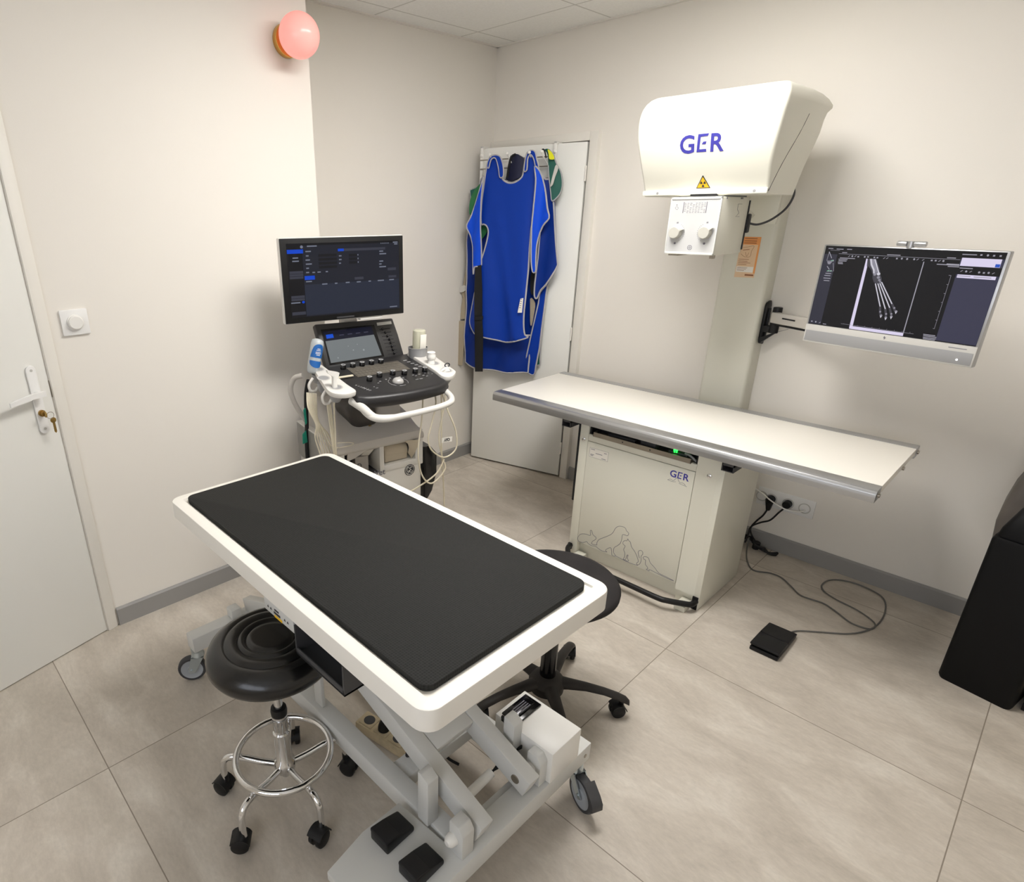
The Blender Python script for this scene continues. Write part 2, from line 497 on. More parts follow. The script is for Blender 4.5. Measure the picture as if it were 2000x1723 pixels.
# ceiling edge trim along the walls
b = MB()
b.box((XF, YS, ZC - 0.006), (XF + 0.02, YR, ZC + 0.01)); b.box((XF, YR - 0.02, ZC - 0.006), (2.3, YR, ZC + 0.01)); b.box((XL, -1.5, ZC - 0.006), (XL + 0.02, YS, ZC + 0.01))
struct(b.build('trim_1', TRIMW))

# ---- door_1: white door in the angled wall, with handle plate
d1 = sroot('door_1')
MB(FD).box((0.036, -0.035, 0.004), (0.79, 0.002, 1.99), 0.0015).build('door_leaf', DOORW, d1)
b = MB(FD)
b.box((-0.006, -0.08, 0.0), (0.0335, 0.012, 2.045), 0.002); b.box((0.79, -0.08, 0.0), (0.84, 0.012, 2.045), 0.002); b.box((-0.006, -0.08, 1.995), (0.84, 0.012, 2.045), 0.002)
b.build('door_frame', TRIMW, d1)
MB(FD).box((0.0325, -0.02, 1.0), (0.0375, 0.0025, 1.06)).build('strike_plate', STEEL, d1)
hx = 0.088
pl = MB(FD).prism([(hx + 0.0165 * cos(a), 1.107 + 0.0165 * sin(a)) for a in [k * pi / 10 for k in range(11)]] + [(hx + 0.0165 * cos(a), 0.898 + 0.0165 * sin(a)) for a in [pi + k * pi / 10 for k in range(11)]],
    O=(0, 0.002, 0), u=(1, 0, 0), v=(0, 0, 1), w=(0, 0.009, 0), bev=0.003).build('handle_plate', WHITEB, d1)
for z in (1.107, 0.9):
    MB(FD).cyl((hx, 0.01, z), (hx, 0.0125, z), 0.0045).build('screw', GREYL, pl)
b = MB(FD)
b.cyl((hx, 0.008, 1.027), (hx, 0.045, 1.027), 0.009)
b.loft([[(hx - 0.014, 0.036, 1.038), (hx - 0.014, 0.05, 1.038), (hx - 0.014, 0.05, 1.02), (hx - 0.014, 0.036, 1.02)],
        [(hx + 0.03, 0.038, 1.037), (hx + 0.03, 0.051, 1.037), (hx + 0.03, 0.051, 1.019), (hx + 0.03, 0.038, 1.019)],
        [(hx + 0.07, 0.039, 1.030), (hx + 0.07, 0.052, 1.030), (hx + 0.07, 0.052, 1.014), (hx + 0.07, 0.039, 1.014)],
        [(hx + 0.105, 0.040, 1.024), (hx + 0.105, 0.05, 1.024), (hx + 0.105, 0.05, 1.010), (hx + 0.105, 0.040, 1.010)]])
b.build('door_handle', WHITEB, pl)
MB(FD).cyl((hx, 0.008, 0.957), (hx, 0.019, 0.957), 0.0115).cyl((hx, 0.015, 0.957), (hx, 0.03, 0.957), 0.0075).build('lock_cylinder', BRASSD, pl)
# keys left in the lock
kx, ky, kz = hx, 0.03, 0.957
kr = thing('key_ring', 'small bunch of keys left hanging in the brass lock of the white door', 'keys', FD @ V((kx, ky, kz)))
b = MB(FD); b.prism(circle(0, 0, 0.0115, 20), O=(kx, ky + 0.008, kz), u=(0, 1, 0), v=(0, 0, 1), w=(0.0022, 0, 0), bev=0.0006); b.box((kx - 0.001, ky - 0.012, kz - 0.003), (kx + 0.0012, ky, kz + 0.003))
b.build('key', BRASSD, kr)
MB(FD).tube([(kx - 0.012 + 0.012 * cos(a), ky + 0.014, kz - 0.006 + 0.012 * sin(a)) for a in [2 * pi * k / 16 for k in range(16)]], 0.0009, 6, True, 1).build('split_ring', STEEL, kr)
b = MB(FD); b.prism(circle(0, 0, 0.010, 20), O=(kx - 0.018, ky + 0.012, kz - 0.025), u=(1, 0, 0), v=(0, 0, 1), w=(0, 0.002, 0), bev=0.0005)
b.prism([(-0.004, -0.008), (0.004, -0.008), (0.004, -0.042), (0.0, -0.047), (-0.004, -0.042)], O=(kx - 0.018, ky + 0.012, kz - 0.025), u=(1, 0, 0), v=(0, 0, 1), w=(0, 0.002, 0))
b.build('key', BRASSD, kr, label='flat key hanging from the split ring')

# ---- dimmer switch on the left wall
sw = thing('light_switch', 'square white wall switch with a round dial beside the door frame', 'switch', (XL, -1.4585, 1.246))
MB().box((XL - 0.001, -1.503, 1.202), (XL + 0.010, -1.414, 1.290), 0.003).build('switch_plate', WHITEB, sw)
MB().lathe([(0, 0.0), (0.027, 0.0), (0.027, 0.004), (0.0235, 0.0052), (0.0235, 0.012), (0.021, 0.014), (0, 0.014)], (XL + 0.0095, -1.4585, 1.246), (1, 0, 0)).build('dial', WHITEP, sw)

# ---- pink globe wall lamp
gl = thing('wall_lamp', 'glowing pink glass globe wall lamp on a round brass base near the ceiling', 'lamp', (XL, -0.516, 2.212))
MB().lathe([(0, 0), (0.056, 0), (0.058, 0.004), (0.058, 0.024), (0.056, 0.028), (0.03, 0.03), (0.03, 0.036), (0, 0.036)], (XL, -0.516, 2.212), (1, 0, 0)).build('lamp_base', BRASS, gl)
MB().sph((XL + 0.108, -0.521, 2.212), 0.076, n=40).build('globe_shade', PINKG, gl)

# ---- ceiling light panels (above the frame)
for k, (px, py) in enumerate(PANELS):
    lb = ('above the gap between exam table and x-ray table', 'above the near half of the exam table')[k % 2]
    t = thing('ceiling_light', 'square flat white LED ceiling panel ' + lb, 'ceiling light', (px, py, ZC), 0, 'ceiling light panels')
    m = MB()
    for a, c in (((-0.3, -0.3), (0.3, -0.285)), ((-0.3, 0.285), (0.3, 0.3)), ((-0.3, -0.285), (-0.285, 0.285)), ((0.285, -0.285), (0.3, 0.285))):
        m.box((px + a[0], py + a[1], ZC - 0.008), (px + c[0], py + c[1], ZC))
    m.build('lamp_frame', WHITEP, t)
    pm = MATS.get('led_panel') or mat('led_panel', (255, 252, 246), 0.5, emit=(255, 252, 249), es=LAMP_POWER)
    MB().box((px - 0.285, py - 0.285, ZC - 0.006), (px + 0.285, py + 0.285, ZC - 0.001)).build('diffuser', pm, t)

# ---- door_2: narrow closet door standing ajar in the right wall
d2 = sroot('door_2')
DH = V((-1.2754, 1.0836, 0))
DD, DN = V((-0.9699, -0.2436, 0)), V((0.2436, -0.9699, 0))
F2 = frame(DH, DD, DN, (0, 0, 1))                   # along the leaf from its hinges, out into the room, up (left-handed mirror is fine for meshes)
MB(F2).box((0.003, -0.036, 0.012), (0.641, 0.0, 1.936), 0.0015).build('door_leaf', DOORW, d2)
for z in (1.78, 0.92, 0.2):
    MB().cyl((-1.2715, 1.077, z - 0.035), (-1.2715, 1.077, z + 0.035), 0.0055).sph((-1.2715, 1.077, z + 0.037), 0.0055, n=10).build('hinge', TRIMW, d2)
b = MB()
b.box((-1.2715, 1.088, 0), (-1.222, YR + 0.1, 1.985), 0.003); b.box((-1.964, 1.088, 1.942), (-1.2715, YR + 0.1, 1.985), 0.003); b.box((-1.964, 1.088, 0), (-1.928, YR + 0.1, 1.945), 0.003)
b.build('door_frame', TRIMW, d2)

# ================================================================== EXAM TABLE
TT = M.Translation((-0.4425, -1.131, 0)) @ M.Rotation(R(-0.8), 4, 'Z')
tb = thing('exam_table', 'white scissor lift veterinary exam table on castors with a black topped tray', 'table', (-0.4425, -1.131, 0), R(-0.8))
HX, HY = 0.6105, 0.309
zt = 0.75
def rr3(x0, y0, x1, y1, r, z, n=7): return [(p[0], p[1], z) for p in rrect(x0, y0, x1, y1, r, n)]
b = MB(TT)
b.loft([rr3(-HX + 0.012, -HY + 0.012, HX - 0.012, HY - 0.012, 0.03, zt - 0.052), rr3(-HX, -HY, HX, HY, 0.04, zt - 0.052), rr3(-HX, -HY, HX, HY, 0.04, zt - 0.004), rr3(-HX + 0.0012, -HY + 0.0012, HX - 0.0012, HY - 0.0012, 0.039, zt - 0.0012),
        rr3(-HX + 0.004, -HY + 0.004, HX - 0.004, HY - 0.004, 0.036, zt), rr3(-HX + 0.034, -HY + 0.034, HX - 0.034, HY - 0.034, 0.004, zt), rr3(-HX + 0.036, -HY + 0.036, HX - 0.036, HY - 0.036, 0.003, zt - 0.006)])
b.build('tray_top', TABW, tb, 30)
mt = MB(TT)
mt.prism(rrect(-HX + 0.042, -HY + 0.040, HX - 0.044, HY - 0.043, 0.026, 6), O=(0, 0, zt - 0.0055), w=(0, 0, 0.0165), bev=0.002)
tag(mt.build('rubber_mat', [MATRUB], None), 'large dark grey dimpled rubber mat lying in the white table top', 'mat', (-0.4425, -1.131, zt))
# sub-frame below the tray
b = MB(TT)
for y in (-0.19, 0.11): b.box((-0.5, y - 0.02, zt - 0.092), (0.5, y + 0.02, zt - 0.053), 0.002)
for x in (-0.5, 0.42): b.box((x - 0.02, -0.24, zt - 0.085), (x + 0.02, 0.24, zt - 0.053), 0.002)
b.build('under_frame', TABG, tb)
# base frame
b = MB()
b.box((0.082, -1.485, 0.135), (0.146, -0.785, 0.195), 0.003)
b.build('base_end_rail', TABG, tb)
MB().cyl((0.145, -0.812, 0.165), (0.1475, -0.812, 0.165), 0.006).build('bolt', STEEL, tb)
MB().box((-1.115, -1.432, 0.135), (-1.06, -0.80, 0.195), 0.003).build('base_end_rail', TABG, tb)
MB().box((-1.11, -1.275, 0.195), (-1.065, -1.235, 0.235), 0.006).build('stop_block', TABG, tb)
MB().box((-1.07, -1.292, 0.135), (0.082, -1.242, 0.195), 0.003).build('base_side_rail', TABG, tb)
MB().box((-1.07, -0.985, 0.135), (0.082, -0.925, 0.195), 0.003).build('base_side_rail', TABG, tb)
MB().box((-0.19, -1.255, 0.145), (-0.125, -0.985, 0.188), 0.003).build('cross_rail', TABG, tb)
MB().box((0.062, -1.255, 0.135), (0.082, -0.985, 0.185), 0.002).build('cross_rail', TABG, tb)
# lift arms
for y, nm in ((-1.232, 0), (-1.052, 1)):
    m = MB()
    m.bar((0.135, y, 0.232), (-1.02, y, 0.64), 0.042, 0.062, 0.003)
    m.build('lift_arm', TABG, tb)
    MB().cyl((0.10, y - 0.024, 0.244), (0.10, y + 0.024, 0.244), 0.012).build('pivot_pin', STEEL, tb)
for y in (-1.19, -1.01):
    MB().bar((-1.10, y + 0.0, 0.215), (0.0, y, 0.655), 0.036, 0.05, 0.003).build('lift_arm', TABG, tb)
MB().bar((-0.085, -1.21, 0.325), (-0.085, -1.074, 0.325), 0.07, 0.03, 0.003, up=(0.33, 0, 0.94)).build('arm_crosspiece', TABG, tb)
for y in (-1.285, -0.995):
    m = MB()
    m.prism([(-0.022, 0), (0.022, 0), (0.022, 0.075), (0.008, 0.095), (-0.022, 0.095)], O=(0.112, y - 0.02, 0.195), u=(1, 0, 0), v=(0, 0, 1), w=(0, 0.04, 0), bev=0.003)
    m.build('pivot_bracket', TABG, tb)
    MB().lathe([(0, 0.022), (0.008, 0.021), (0.014, 0.014), (0.016, 0.004), (0.016, 0)], (0.104, y - 0.02, 0.243), (0, -1, 0), 20).build('end_cap', WHITEP, tb)
for x, y in ((0.0, -1.287), (0.028, -1.0)):
    MB().prism([(-0.018, 0), (0.018, 0), (0.018, 0.142), (-0.006, 0.155), (-0.018, 0.155)], O=(x, y - 0.018, 0.195), u=(1, 0, 0), v=(0, 0, 1), w=(0, 0.036, 0), bev=0.002).build('support_post', TABG, tb)
MB().prism([(-0.02, 0), (0.02, 0), (0.02, 0.12), (-0.02, 0.12)], O=(-0.5, -1.275, 0.195), u=(1, 0, 0), v=(0, 0, 1), w=(0, 0.012, 0), bev=0.002).build('support_post', TABG, tb)
MB().cyl((0.03, -1.19, 0.205), (0.03, -1.085, 0.215), 0.0125).build('actuator_tube', WHITEP, tb)
b = MB()
for k in (-1, 0, 1): b.tube([(0.03, -1.085, 0.215 + k * 0.004), (0.035 + 0.006 * k, -1.04, 0.225), (0.05, -0.985, 0.25 + 0.004 * k), (0.055, -0.94, 0.22)], 0.0028, 8)
b.build('cable_bundle', BLACKM, tb)
MB().tube([(-0.20, -1.19, 0.38), (-0.165, -1.20, 0.30), (-0.16, -1.205, 0.25), (-0.185, -1.19, 0.17), (-0.20, -1.15, 0.10)], 0.0065, 10).build('hose', BLACKM, tb)
MB().tube([(0.06, -1.0, 0.69), (0.075, -1.0, 0.615), (0.045, -0.99, 0.635), (0.0, -0.98, 0.655)], 0.0055, 10).build('cable_loop', BLACKM, tb)
# control box
bx = MB().box((-0.045, -0.985, 0.195), (0.148, -0.855, 0.298), 0.003).build('control_box', WHITEP, tb)
m = MB()
m.box((-0.032, -0.975, 0.298), (0.025, -0.868, 0.304), 0.003)
m.box((-0.020, -0.962, 0.303), (0.012, -0.882, 0.312), 0.004)
m.box((-0.026, -0.985, 0.285), (0.018, -0.978, 0.303), 0.002)
m.build('socket_cover', BLACKG, bx)
m = MB()
for k in range(4): m.box((-0.014 + k * 0.007, -0.95, 0.3115), (-0.011 + k * 0.007, -0.9, 0.3125))
m.build('switch_marks', INK, bx)
# pedal platform and pedals
MB().prism([(-0.082, -1.312), (0.115, -1.296), (0.082, -1.55), (-0.06, -1.55), (-0.082, -1.43)][::-1], O=(0, 0, 0.168), w=(0, 0, 0.026), bev=0.003).build('pedal_plate', TABG, tb)
for k, (cx, cy) in enumerate(((-0.026, -1.380), (0.081, -1.384))):
    m = MB(M.Translation((cx, cy, 0.194)) @ M.Rotation(R(2), 4, 'Z'))
    m.prism([(-0.045, 0.0), (0.045, 0.0), (0.045, 0.016), (0.0, 0.030), (-0.045, 0.036)], O=(-0.031, 0, 0), u=(0, 1, 0), v=(0, 0, 1), w=(0.062, 0, 0), bev=0.005)
    pd = m.build('foot_pedal', BLACKP, tb)
    m = MB(M.Translation((cx, cy, 0.194)) @ M.Rotation(R(2), 4, 'Z'))
    m.prism([(-0.047, 0.030), (-0.002, 0.026), (-0.001, 0.032), (-0.046, 0.041)], O=(-0.029, 0, 0), u=(0, 1, 0), v=(0, 0, 1), w=(0.058, 0, 0), bev=0.003)
    m.build('pedal_tread', BLACKM, pd)
# castors
def castor(name, stem, wc, ax, parent, r=0.052, brake=True, w=0.026):
    sx, sy, sz = stem; wx, wy = wc; ax = V((ax[0], ax[1], 0)).normalized(); fw = V((-ax.y, ax.x, 0))
    if fw.dot(V((wx - sx, wy - sy, 0))) < 0: fw = -fw
    c = V((wx, wy, r))
    root = MB().cyl((sx, sy, sz), (sx, sy, sz - 0.012), 0.022).cyl((sx, sy, sz - 0.01), (sx, sy, sz - 0.03), 0.018, 0.024).build(name, ZINC, parent)
    F = frame(c, fw, ax, (0, 0, 1))
    dx = (V((sx, sy, 0)) - V((wx, wy, 0))).dot(fw)
    m = MB(F); top = sz - 0.03 - r
    for s in (-1, 1):
        m.prism([(dx - 0.022, top), (dx + 0.022, top), (0.014, -0.004), (0.006, -0.012), (-0.006, -0.012), (-0.014, -0.004)], O=(0, s * (w / 2 + 0.005) - 0.0015, 0), u=(1, 0, 0), v=(0, 0, 1), w=(0, 0.003, 0))
    m.box((dx - 0.022, -w / 2 - 0.0065, top - 0.003), (dx + 0.022, w / 2 + 0.0065, top))
    m.cyl((0, -w / 2 - 0.01, 0), (0, w / 2 + 0.01, 0), 0.005)
    m.build('fork', ZINC, root)
    m = MB(F); q = r
    m.lathe([(q * 0.78, -w / 2), (q * 0.94, -w / 2), (q, -w / 2 + 0.006), (q, w / 2 - 0.006), (q * 0.94, w / 2), (q * 0.78, w / 2)], (0, 0, 0), (0, 1, 0), 36)
    tyre = m.build('tyre', RUBBER, root)
    MB(F).lathe([(0, -w / 2 - 0.001), (q * 0.3, -w / 2 - 0.001), (q * 0.32, -w / 2 + 0.003), (q * 0.7, -w / 2 + 0.003), (q * 0.79, -w / 2), (q * 0.79, w / 2), (q * 0.7, w / 2 - 0.003), (q * 0.32, w / 2 - 0.003), (q * 0.3, w / 2 + 0.001), (0, w / 2 + 0.001)], (0, 0, 0), (0, 1, 0), 32).build('wheel_core', WHEELG, root)
    if brake:
        MB(F).loft([[(r * 0.15 + 0.01, y, r * 0.95 + 0.012), (r * 0.15 + 0.01, y, r * 0.8 + 0.02), (r * 0.95, y, r * 0.72), (r * 1.2, y, r * 0.42), (r * 1.22, y, r * 0.05), (r * 1.1, y, -r * 0.02), (r * 1.06, y, r * 0.25), (r * 0.78, y, r * 0.68)] for y in (-0.017, 0.017)]).build('brake_lever', GREYD, root)
    return root
castor('castor', (0.122, -0.815, 0.135), (0.166, -0.832), (-0.39, -0.92), tb, 0.054)
castor('castor', (-1.088, -1.412, 0.135), (-1.10, -1.435), (0.85, -0.52), tb, 0.05, False)
castor('castor', (-1.088, -0.825, 0.135), (-1.155, -0.80), (0.4, 0.9), tb, 0.05, False)
castor('castor', (0.115, -1.455, 0.135), (0.15, -1.48), (0.4, 0.9), tb, 0.05, False)
# tray drawer and control strip under the near edge
m = MB()
x0, x1, y0, y1, z0, z1 = -0.296, -0.100, -1.445, -1.33, 0.612, 0.694
m.box((x0, y0, z0), (x1, y1, z0 + 0.005)); m.box((x0, y1 - 0.005, z0), (x1, y1, z1)); m.box((x0, y0, z0), (x0 + 0.005, y1, z1)); m.box((x1 - 0.005, y0, z0), (x1, y1, z1)); m.box((x0, y0, z0), (x1, y0 + 0.005, z0 + 0.018), 0.002)
m.box((x0, y0 + 0.01, z1 - 0.004), (x1, y1, z1))
dr = m.build('under_tray', GREYD, tb)
m = MB().box((-0.452, -1.437, 0.655), (-0.312, -1.34, 0.697), 0.002).build('control_strip', TABG, tb)
k = MB()
for x in (-0.432, -0.418, -0.352, -0.338): k.prism([(-0.004, -0.003), (0.004, -0.003), (0, 0.004)], O=(x, -1.4372, 0.673), u=(1, 0, 0), v=(0, 0, 1), w=(0, -0.0006, 0))
k.box((-0.404, -1.4378, 0.666), (-0.374, -1.437, 0.672)); k.box((-0.4, -1.4378, 0.676), (-0.38, -1.437, 0.681))
k.build('control_marks', INKD, m)
MB().box((-0.402, -1.4378, 0.656), (-0.366, -1.437, 0.663)).build('warning_label', WARN, m)

# ---- power strip on the floor under the table
ps = thing('power_strip', 'old cream multi-socket power strip on the floor under the exam table', 'power strip', (-0.38, -1.09, 0))
FP = frame((-0.38, -1.09, 0), (0.985, 0.17, 0), (-0.17, 0.985, 0), (0, 0, 1))
m = MB(FP); m.box((-0.13, -0.032, 0.0), (0.13, 0.032, 0.036), 0.006)
for k in range(4): m.box((-0.118 + k * 0.062, -0.026, 0.034), (-0.066 + k * 0.062, 0.026, 0.040), 0.003)
m.build('strip_body', MULTI, ps)
for k in range(4): MB(FP).cyl((-0.092 + k * 0.062, 0, 0.0385), (-0.092 + k * 0.062, 0, 0.0405), 0.019).build('socket_face', GREYD, ps)
for k, x in enumerate((-0.03, 0.094)):
    t = thing('power_plug', ('black mains plug with a looped lead in the middle of the cream power strip', 'black mains plug at the end of the cream power strip')[k], 'plug', FP @ V((x, 0, 0.04)))
    MB(FP).lathe([(0, 0.038), (0.009, 0.036), (0.014, 0.028), (0.019, 0.012), (0.0195, 0.0), (0, 0)], (x, 0, 0.041), (0, 0, 1), 20).build('plug_body', BLACKP, t)
    m = MB(FP)
    if k == 0: m.tube([(x, 0, 0.075), (x - 0.01, 0.01, 0.10), (x - 0.05, 0.0, 0.13), (x - 0.03, 0.03, 0.2), (x + 0.04, 0.05, 0.22), (x + 0.11, 0.05, 0.12), (x + 0.15, 0.05, 0.02), (x + 0.19, 0.03, 0.006)], 0.0048, 8)
    else: m.tube([(x, 0, 0.075), (x + 0.015, 0.01, 0.095), (x + 0.06, 0.03, 0.09), (x + 0.09, 0.05, 0.02), (x + 0.13, 0.06, 0.006)], 0.0045, 8)
    m.build('power_lead', BLACKM, t)

# ================================================================== STOOLS
def twin_castor(parent, px, py, dirx, diry, r=0.025, stem_h=0.075, m_=None):
    m_ = m_ or BLACKP
    d = V((dirx, diry, 0)).normalized(); a = V((-d.y, d.x, 0))
    c = V((px, py, r)) + d * 0.012
    F = frame(c, d, a, (0, 0, 1))
    m = MB(F)
    for s in (-1, 1):
        m.lathe([(0, s * 0.021), (r * 0.8, s * 0.021), (r * 0.97, s * 0.018), (r, s * 0.014), (r, s * 0.006), (r * 0.9, s * 0.005), (0, s * 0.005)], (0, 0, 0), (0, 1, 0), 24)
    o = m.build('castor', m_, parent)
    pr = [(r * 1.15 * cos(t), r * 1.15 * sin(t)) for t in [R(32 + 136 * k / 14) for k in range(15)]] + [(r * 1.03 * cos(t), r * 1.03 * sin(t)) for t in [R(168 - 136 * k / 14) for k in range(15)]]
    m = MB(F); m.prism(pr, O=(0, -0.022, 0.001), u=(1, 0, 0), v=(0, 0, 1), w=(0, 0.044, 0)); m.box((-r * 0.8, -0.004, 0.0), (r * 0.8, 0.004, r * 0.9))
    m.cyl((-0.012, 0, r * 0.8), (-0.012, 0, r + 0.022), 0.009)
    m.build('castor_hood', m_, o)
    return o
SX, SY = -0.44, -1.437
st = thing('chrome_stool', 'round black vinyl stool with chrome foot ring tucked against the exam table edge', 'stool', (SX, SY, 0))
prof = [(0, 0.577), (0.045, 0.577), (0.057, 0.5765), (0.063, 0.5715), (0.069, 0.577), (0.078, 0.5775), (0.084, 0.572), (0.090, 0.577), (0.112, 0.575), (0.119, 0.5695), (0.126, 0.5725), (0.145, 0.565), (0.160, 0.552), (0.168, 0.535), (0.168, 0.52), (0.162, 0.508), (0.152, 0.503), (0.0, 0.503)]
MB().lathe(prof, (SX, SY, 0), n=64).build('seat', LEATH, st, 60)
b = MB(); b.cyl((SX, SY, 0.50), (SX, SY, 0.47), 0.07, 0.045); b.build('seat_plate', BLACKP, st)
MB().cyl((SX, SY, 0.49), (SX, SY, 0.33), 0.0125).build('gas_piston', CHROME, st)
MB().lathe([(0.013, 0.338), (0.021, 0.336), (0.023, 0.325), (0.022, 0.312), (0.013, 0.31)], (SX, SY, 0), n=28).build('collar', BLACKP, st)
MB().lathe([(0, 0.315), (0.0215, 0.315), (0.0215, 0.262), (0.0195, 0.258), (0.0195, 0.252), (0.0235, 0.248), (0.0235, 0.15), (0.029, 0.142), (0.031, 0.125), (0.028, 0.108), (0.012, 0.106), (0.012, 0.085), (0, 0.085)], (SX, SY, 0), n=36).build('column', CHROME, st)
RZ, RR = 0.168, 0.133
MB().tube([(SX + RR * cos(2 * pi * k / 48), SY + RR * sin(2 * pi * k / 48), RZ) for k in range(48)], 0.0095, 12, True, 1).build('foot_ring', CHROME, st)
for k, (cx, cy) in enumerate(((-0.369, -1.629), (-0.262, -1.441), (-0.578, -1.573), (-0.395, -1.268), (-0.595, -1.321))):
    d = V((cx - SX, cy - SY, 0)).normalized()
    P = lambda q, z: (SX + d.x * q, SY + d.y * q, z)
    MB().tube([P(0.02, 0.124), P(0.07, 0.130), P(RR - 0.01, 0.142), P(0.160, 0.142), P(0.178, 0.127), P(0.184, 0.10), P(0.184, 0.05)], 0.0098, 12).build('leg', CHROME, st)
    MB().cyl(P(RR, 0.142), P(RR, 0.164), 0.007).build('ring_bracket', CHROME, st)
    tw = [(-0.6, -0.8), (0.3, -0.95), (-0.9, -0.4), (0.7, 0.3), (-0.8, 0.5)][k]
    twin_castor(st, SX + d.x * 0.182, SY + d.y * 0.182, tw[0], tw[1])

QX, QY = -0.153, -0.575
s2 = thing('swivel_stool', 'low black stool with flat worn round seat and plastic star base behind the exam table', 'stool', (QX, QY, 0))
MB().lathe([(0, 0.503), (0.175, 0.503), (0.192, 0.499), (0.199, 0.49), (0.198, 0.478), (0.188, 0.468), (0.0, 0.462)], (QX, QY, 0), n=56).build('seat', FABRK, s2, 60)
MB().cyl((QX, QY, 0.465), (QX, QY, 0.43), 0.075, 0.04).build('seat_plate', BLACKP, s2)
MB().cyl((QX, QY, 0.44), (QX, QY, 0.27), 0.014).build('gas_piston', BLACKG, s2)
MB().cyl((QX, QY, 0.28), (QX, QY, 0.10), 0.027, bev=0.002).build('column', BLACKG, s2)
MB().lathe([(0, 0.122), (0.03, 0.122), (0.05, 0.112), (0.062, 0.095), (0.058, 0.062), (0.03, 0.055), (0, 0.055)], (QX, QY, 0), n=36).build('hub', PLASB, s2)
for k in range(5):
    a = R(33.5 + 72 * k); d = V((cos(a), sin(a), 0)); n = V((-sin(a), cos(a), 0)); c = V((QX, QY, 0))
    rings = []
    for q, z, w, h in ((0.03, 0.092, 0.030, 0.042), (0.07, 0.094, 0.024, 0.034), (0.13, 0.094, 0.019, 0.026), (0.19, 0.087, 0.017, 0.022), (0.235, 0.076, 0.017, 0.022), (0.262, 0.066, 0.016, 0.022), (0.275, 0.056, 0.010, 0.018)):
        rings.append([tuple(c + d * q + n * (w * cos(t)) + V((0, 0, z + (h * 0.5) * sin(t)))) for t in [2 * pi * j / 14 for j in range(14)]])
    MB().loft(rings).build('leg', PLASB, s2, 50)
    tw = R(33.5 + 72 * k + (200, 20, 130, 250, 80)[k])
    twin_castor(s2, QX + d.x * 0.25, QY + d.y * 0.25, cos(tw), sin(tw), 0.024)

# ================================================================== X-RAY MACHINE
xr = thing('xray_machine', 'cream white veterinary x-ray machine with long white table, tube head and wall column', 'x-ray machine', (-0.36, 0.55, 0))
FY = 0.335
# base cabinet
b = MB()
b.box((-0.684, FY, 0.004), (-0.640, 0.745, 0.690), 0.003)
b.box((-0.137, FY, 0.06), (-0.052, 0.36, 0.690), 0.0); b.box((-0.0525, FY - 0.0004, 0.0), (-0.028, 0.745, 0.690), 0.0015)
b.box((-0.137, FY + 0.02, 0.0), (-0.05, 0.74, 0.06))
b.box((-0.64, 0.725, 0.004), (-0.05, 0.745, 0.69)); b.box((-0.64, 0.42, 0.612), (-0.05, 0.73, 0.618)); b.box((-0.64, FY + 0.035, 0.0), (-0.137, FY + 0.055, 0.12))
b.box((-0.64, 0.69, 0.6), (-0.05, 0.73, 0.69))
b.build('base_cabinet', XWHITE, xr)
fp = MB().box((-0.6385, FY - 0.001, 0.085), (-0.139, FY + 0.02, 0.612), 0.0015).build('front_panel', XWHITE, xr)
m = MB(); m.box((-0.639, FY + 0.001, 0.614), (-0.138, FY + 0.02, 0.645), 0.002)
for x in (-0.60, -0.19): m.prism([(x - 0.006, 0.606), (x + 0.006, 0.606), (x + 0.004, 0.598), (x - 0.004, 0.598)], O=(0, FY - 0.002, 0), u=(1, 0, 0), v=(0, 0, 1), w=(0, 0.004, 0))
m.build('slot_sill', XWHITE, xr)
m = MB(); m.box((-0.613, FY - 0.006, 0.643), (-0.162, FY - 0.003, 0.664)); m.box((-0.613, FY - 0.005, 0.643), (-0.162, FY + 0.14, 0.646))
m.box((-0.613, FY - 0.006, 0.643), (-0.611, FY + 0.03, 0.664)); m.box((-0.164, FY - 0.006, 0.643), (-0.162, FY + 0.03, 0.66))
tr = m.build('cassette_tray', STEEL, xr)
m = MB()
for x in (-0.466, -0.338): m.cyl((x, FY - 0.0068, 0.654), (x, FY - 0.0058, 0.654), 0.003, n=12)
m.build('rivet', INKD, tr)
m = MB(); m.box((-0.6395, 0.40, 0.618), (-0.137, 0.44, 0.69)); m.box((-0.6395, FY + 0.01, 0.619), (-0.630, 0.44, 0.689)); m.box((-0.147, FY + 0.01, 0.619), (-0.1375, 0.44, 0.689))
m.build('slot_lining', BLACKM, xr)
m = MB(); m.box((-0.40, 0.36, 0.648), (-0.33, 0.40, 0.674), 0.002); m.box((-0.27, 0.352, 0.648), (-0.19, 0.40, 0.668), 0.002); m.box((-0.56, 0.37, 0.648), (-0.43, 0.40, 0.66), 0.002)
det = m.build('detector', GREYD, xr)
m = MB(); m.sph((-0.243, 0.349, 0.676), 0.0045, n=12); m.sph((-0.234, 0.349, 0.677), 0.0045, n=12); m.sph((-0.243, 0.351, 0.667), 0.003, n=10); m.sph((-0.234, 0.351, 0.668), 0.003, n=10)
m.build('status_light', LEDG, det)
MB().tube([(-0.20, 0.355, 0.672), (-0.175, 0.35, 0.668), (-0.155, 0.352, 0.655), (-0.147, 0.36, 0.648)], 0.005, 8).build('cable', GREYP, det)
for x, z in ((-0.662, 0.615), (-0.082, 0.613)):
    MB().lathe([(0, 0.006), (0.006, 0.0055), (0.0095, 0.003), (0.010, 0.0)], (x, FY, z), (0, -1, 0), 20).build('bolt', CHROME, xr)
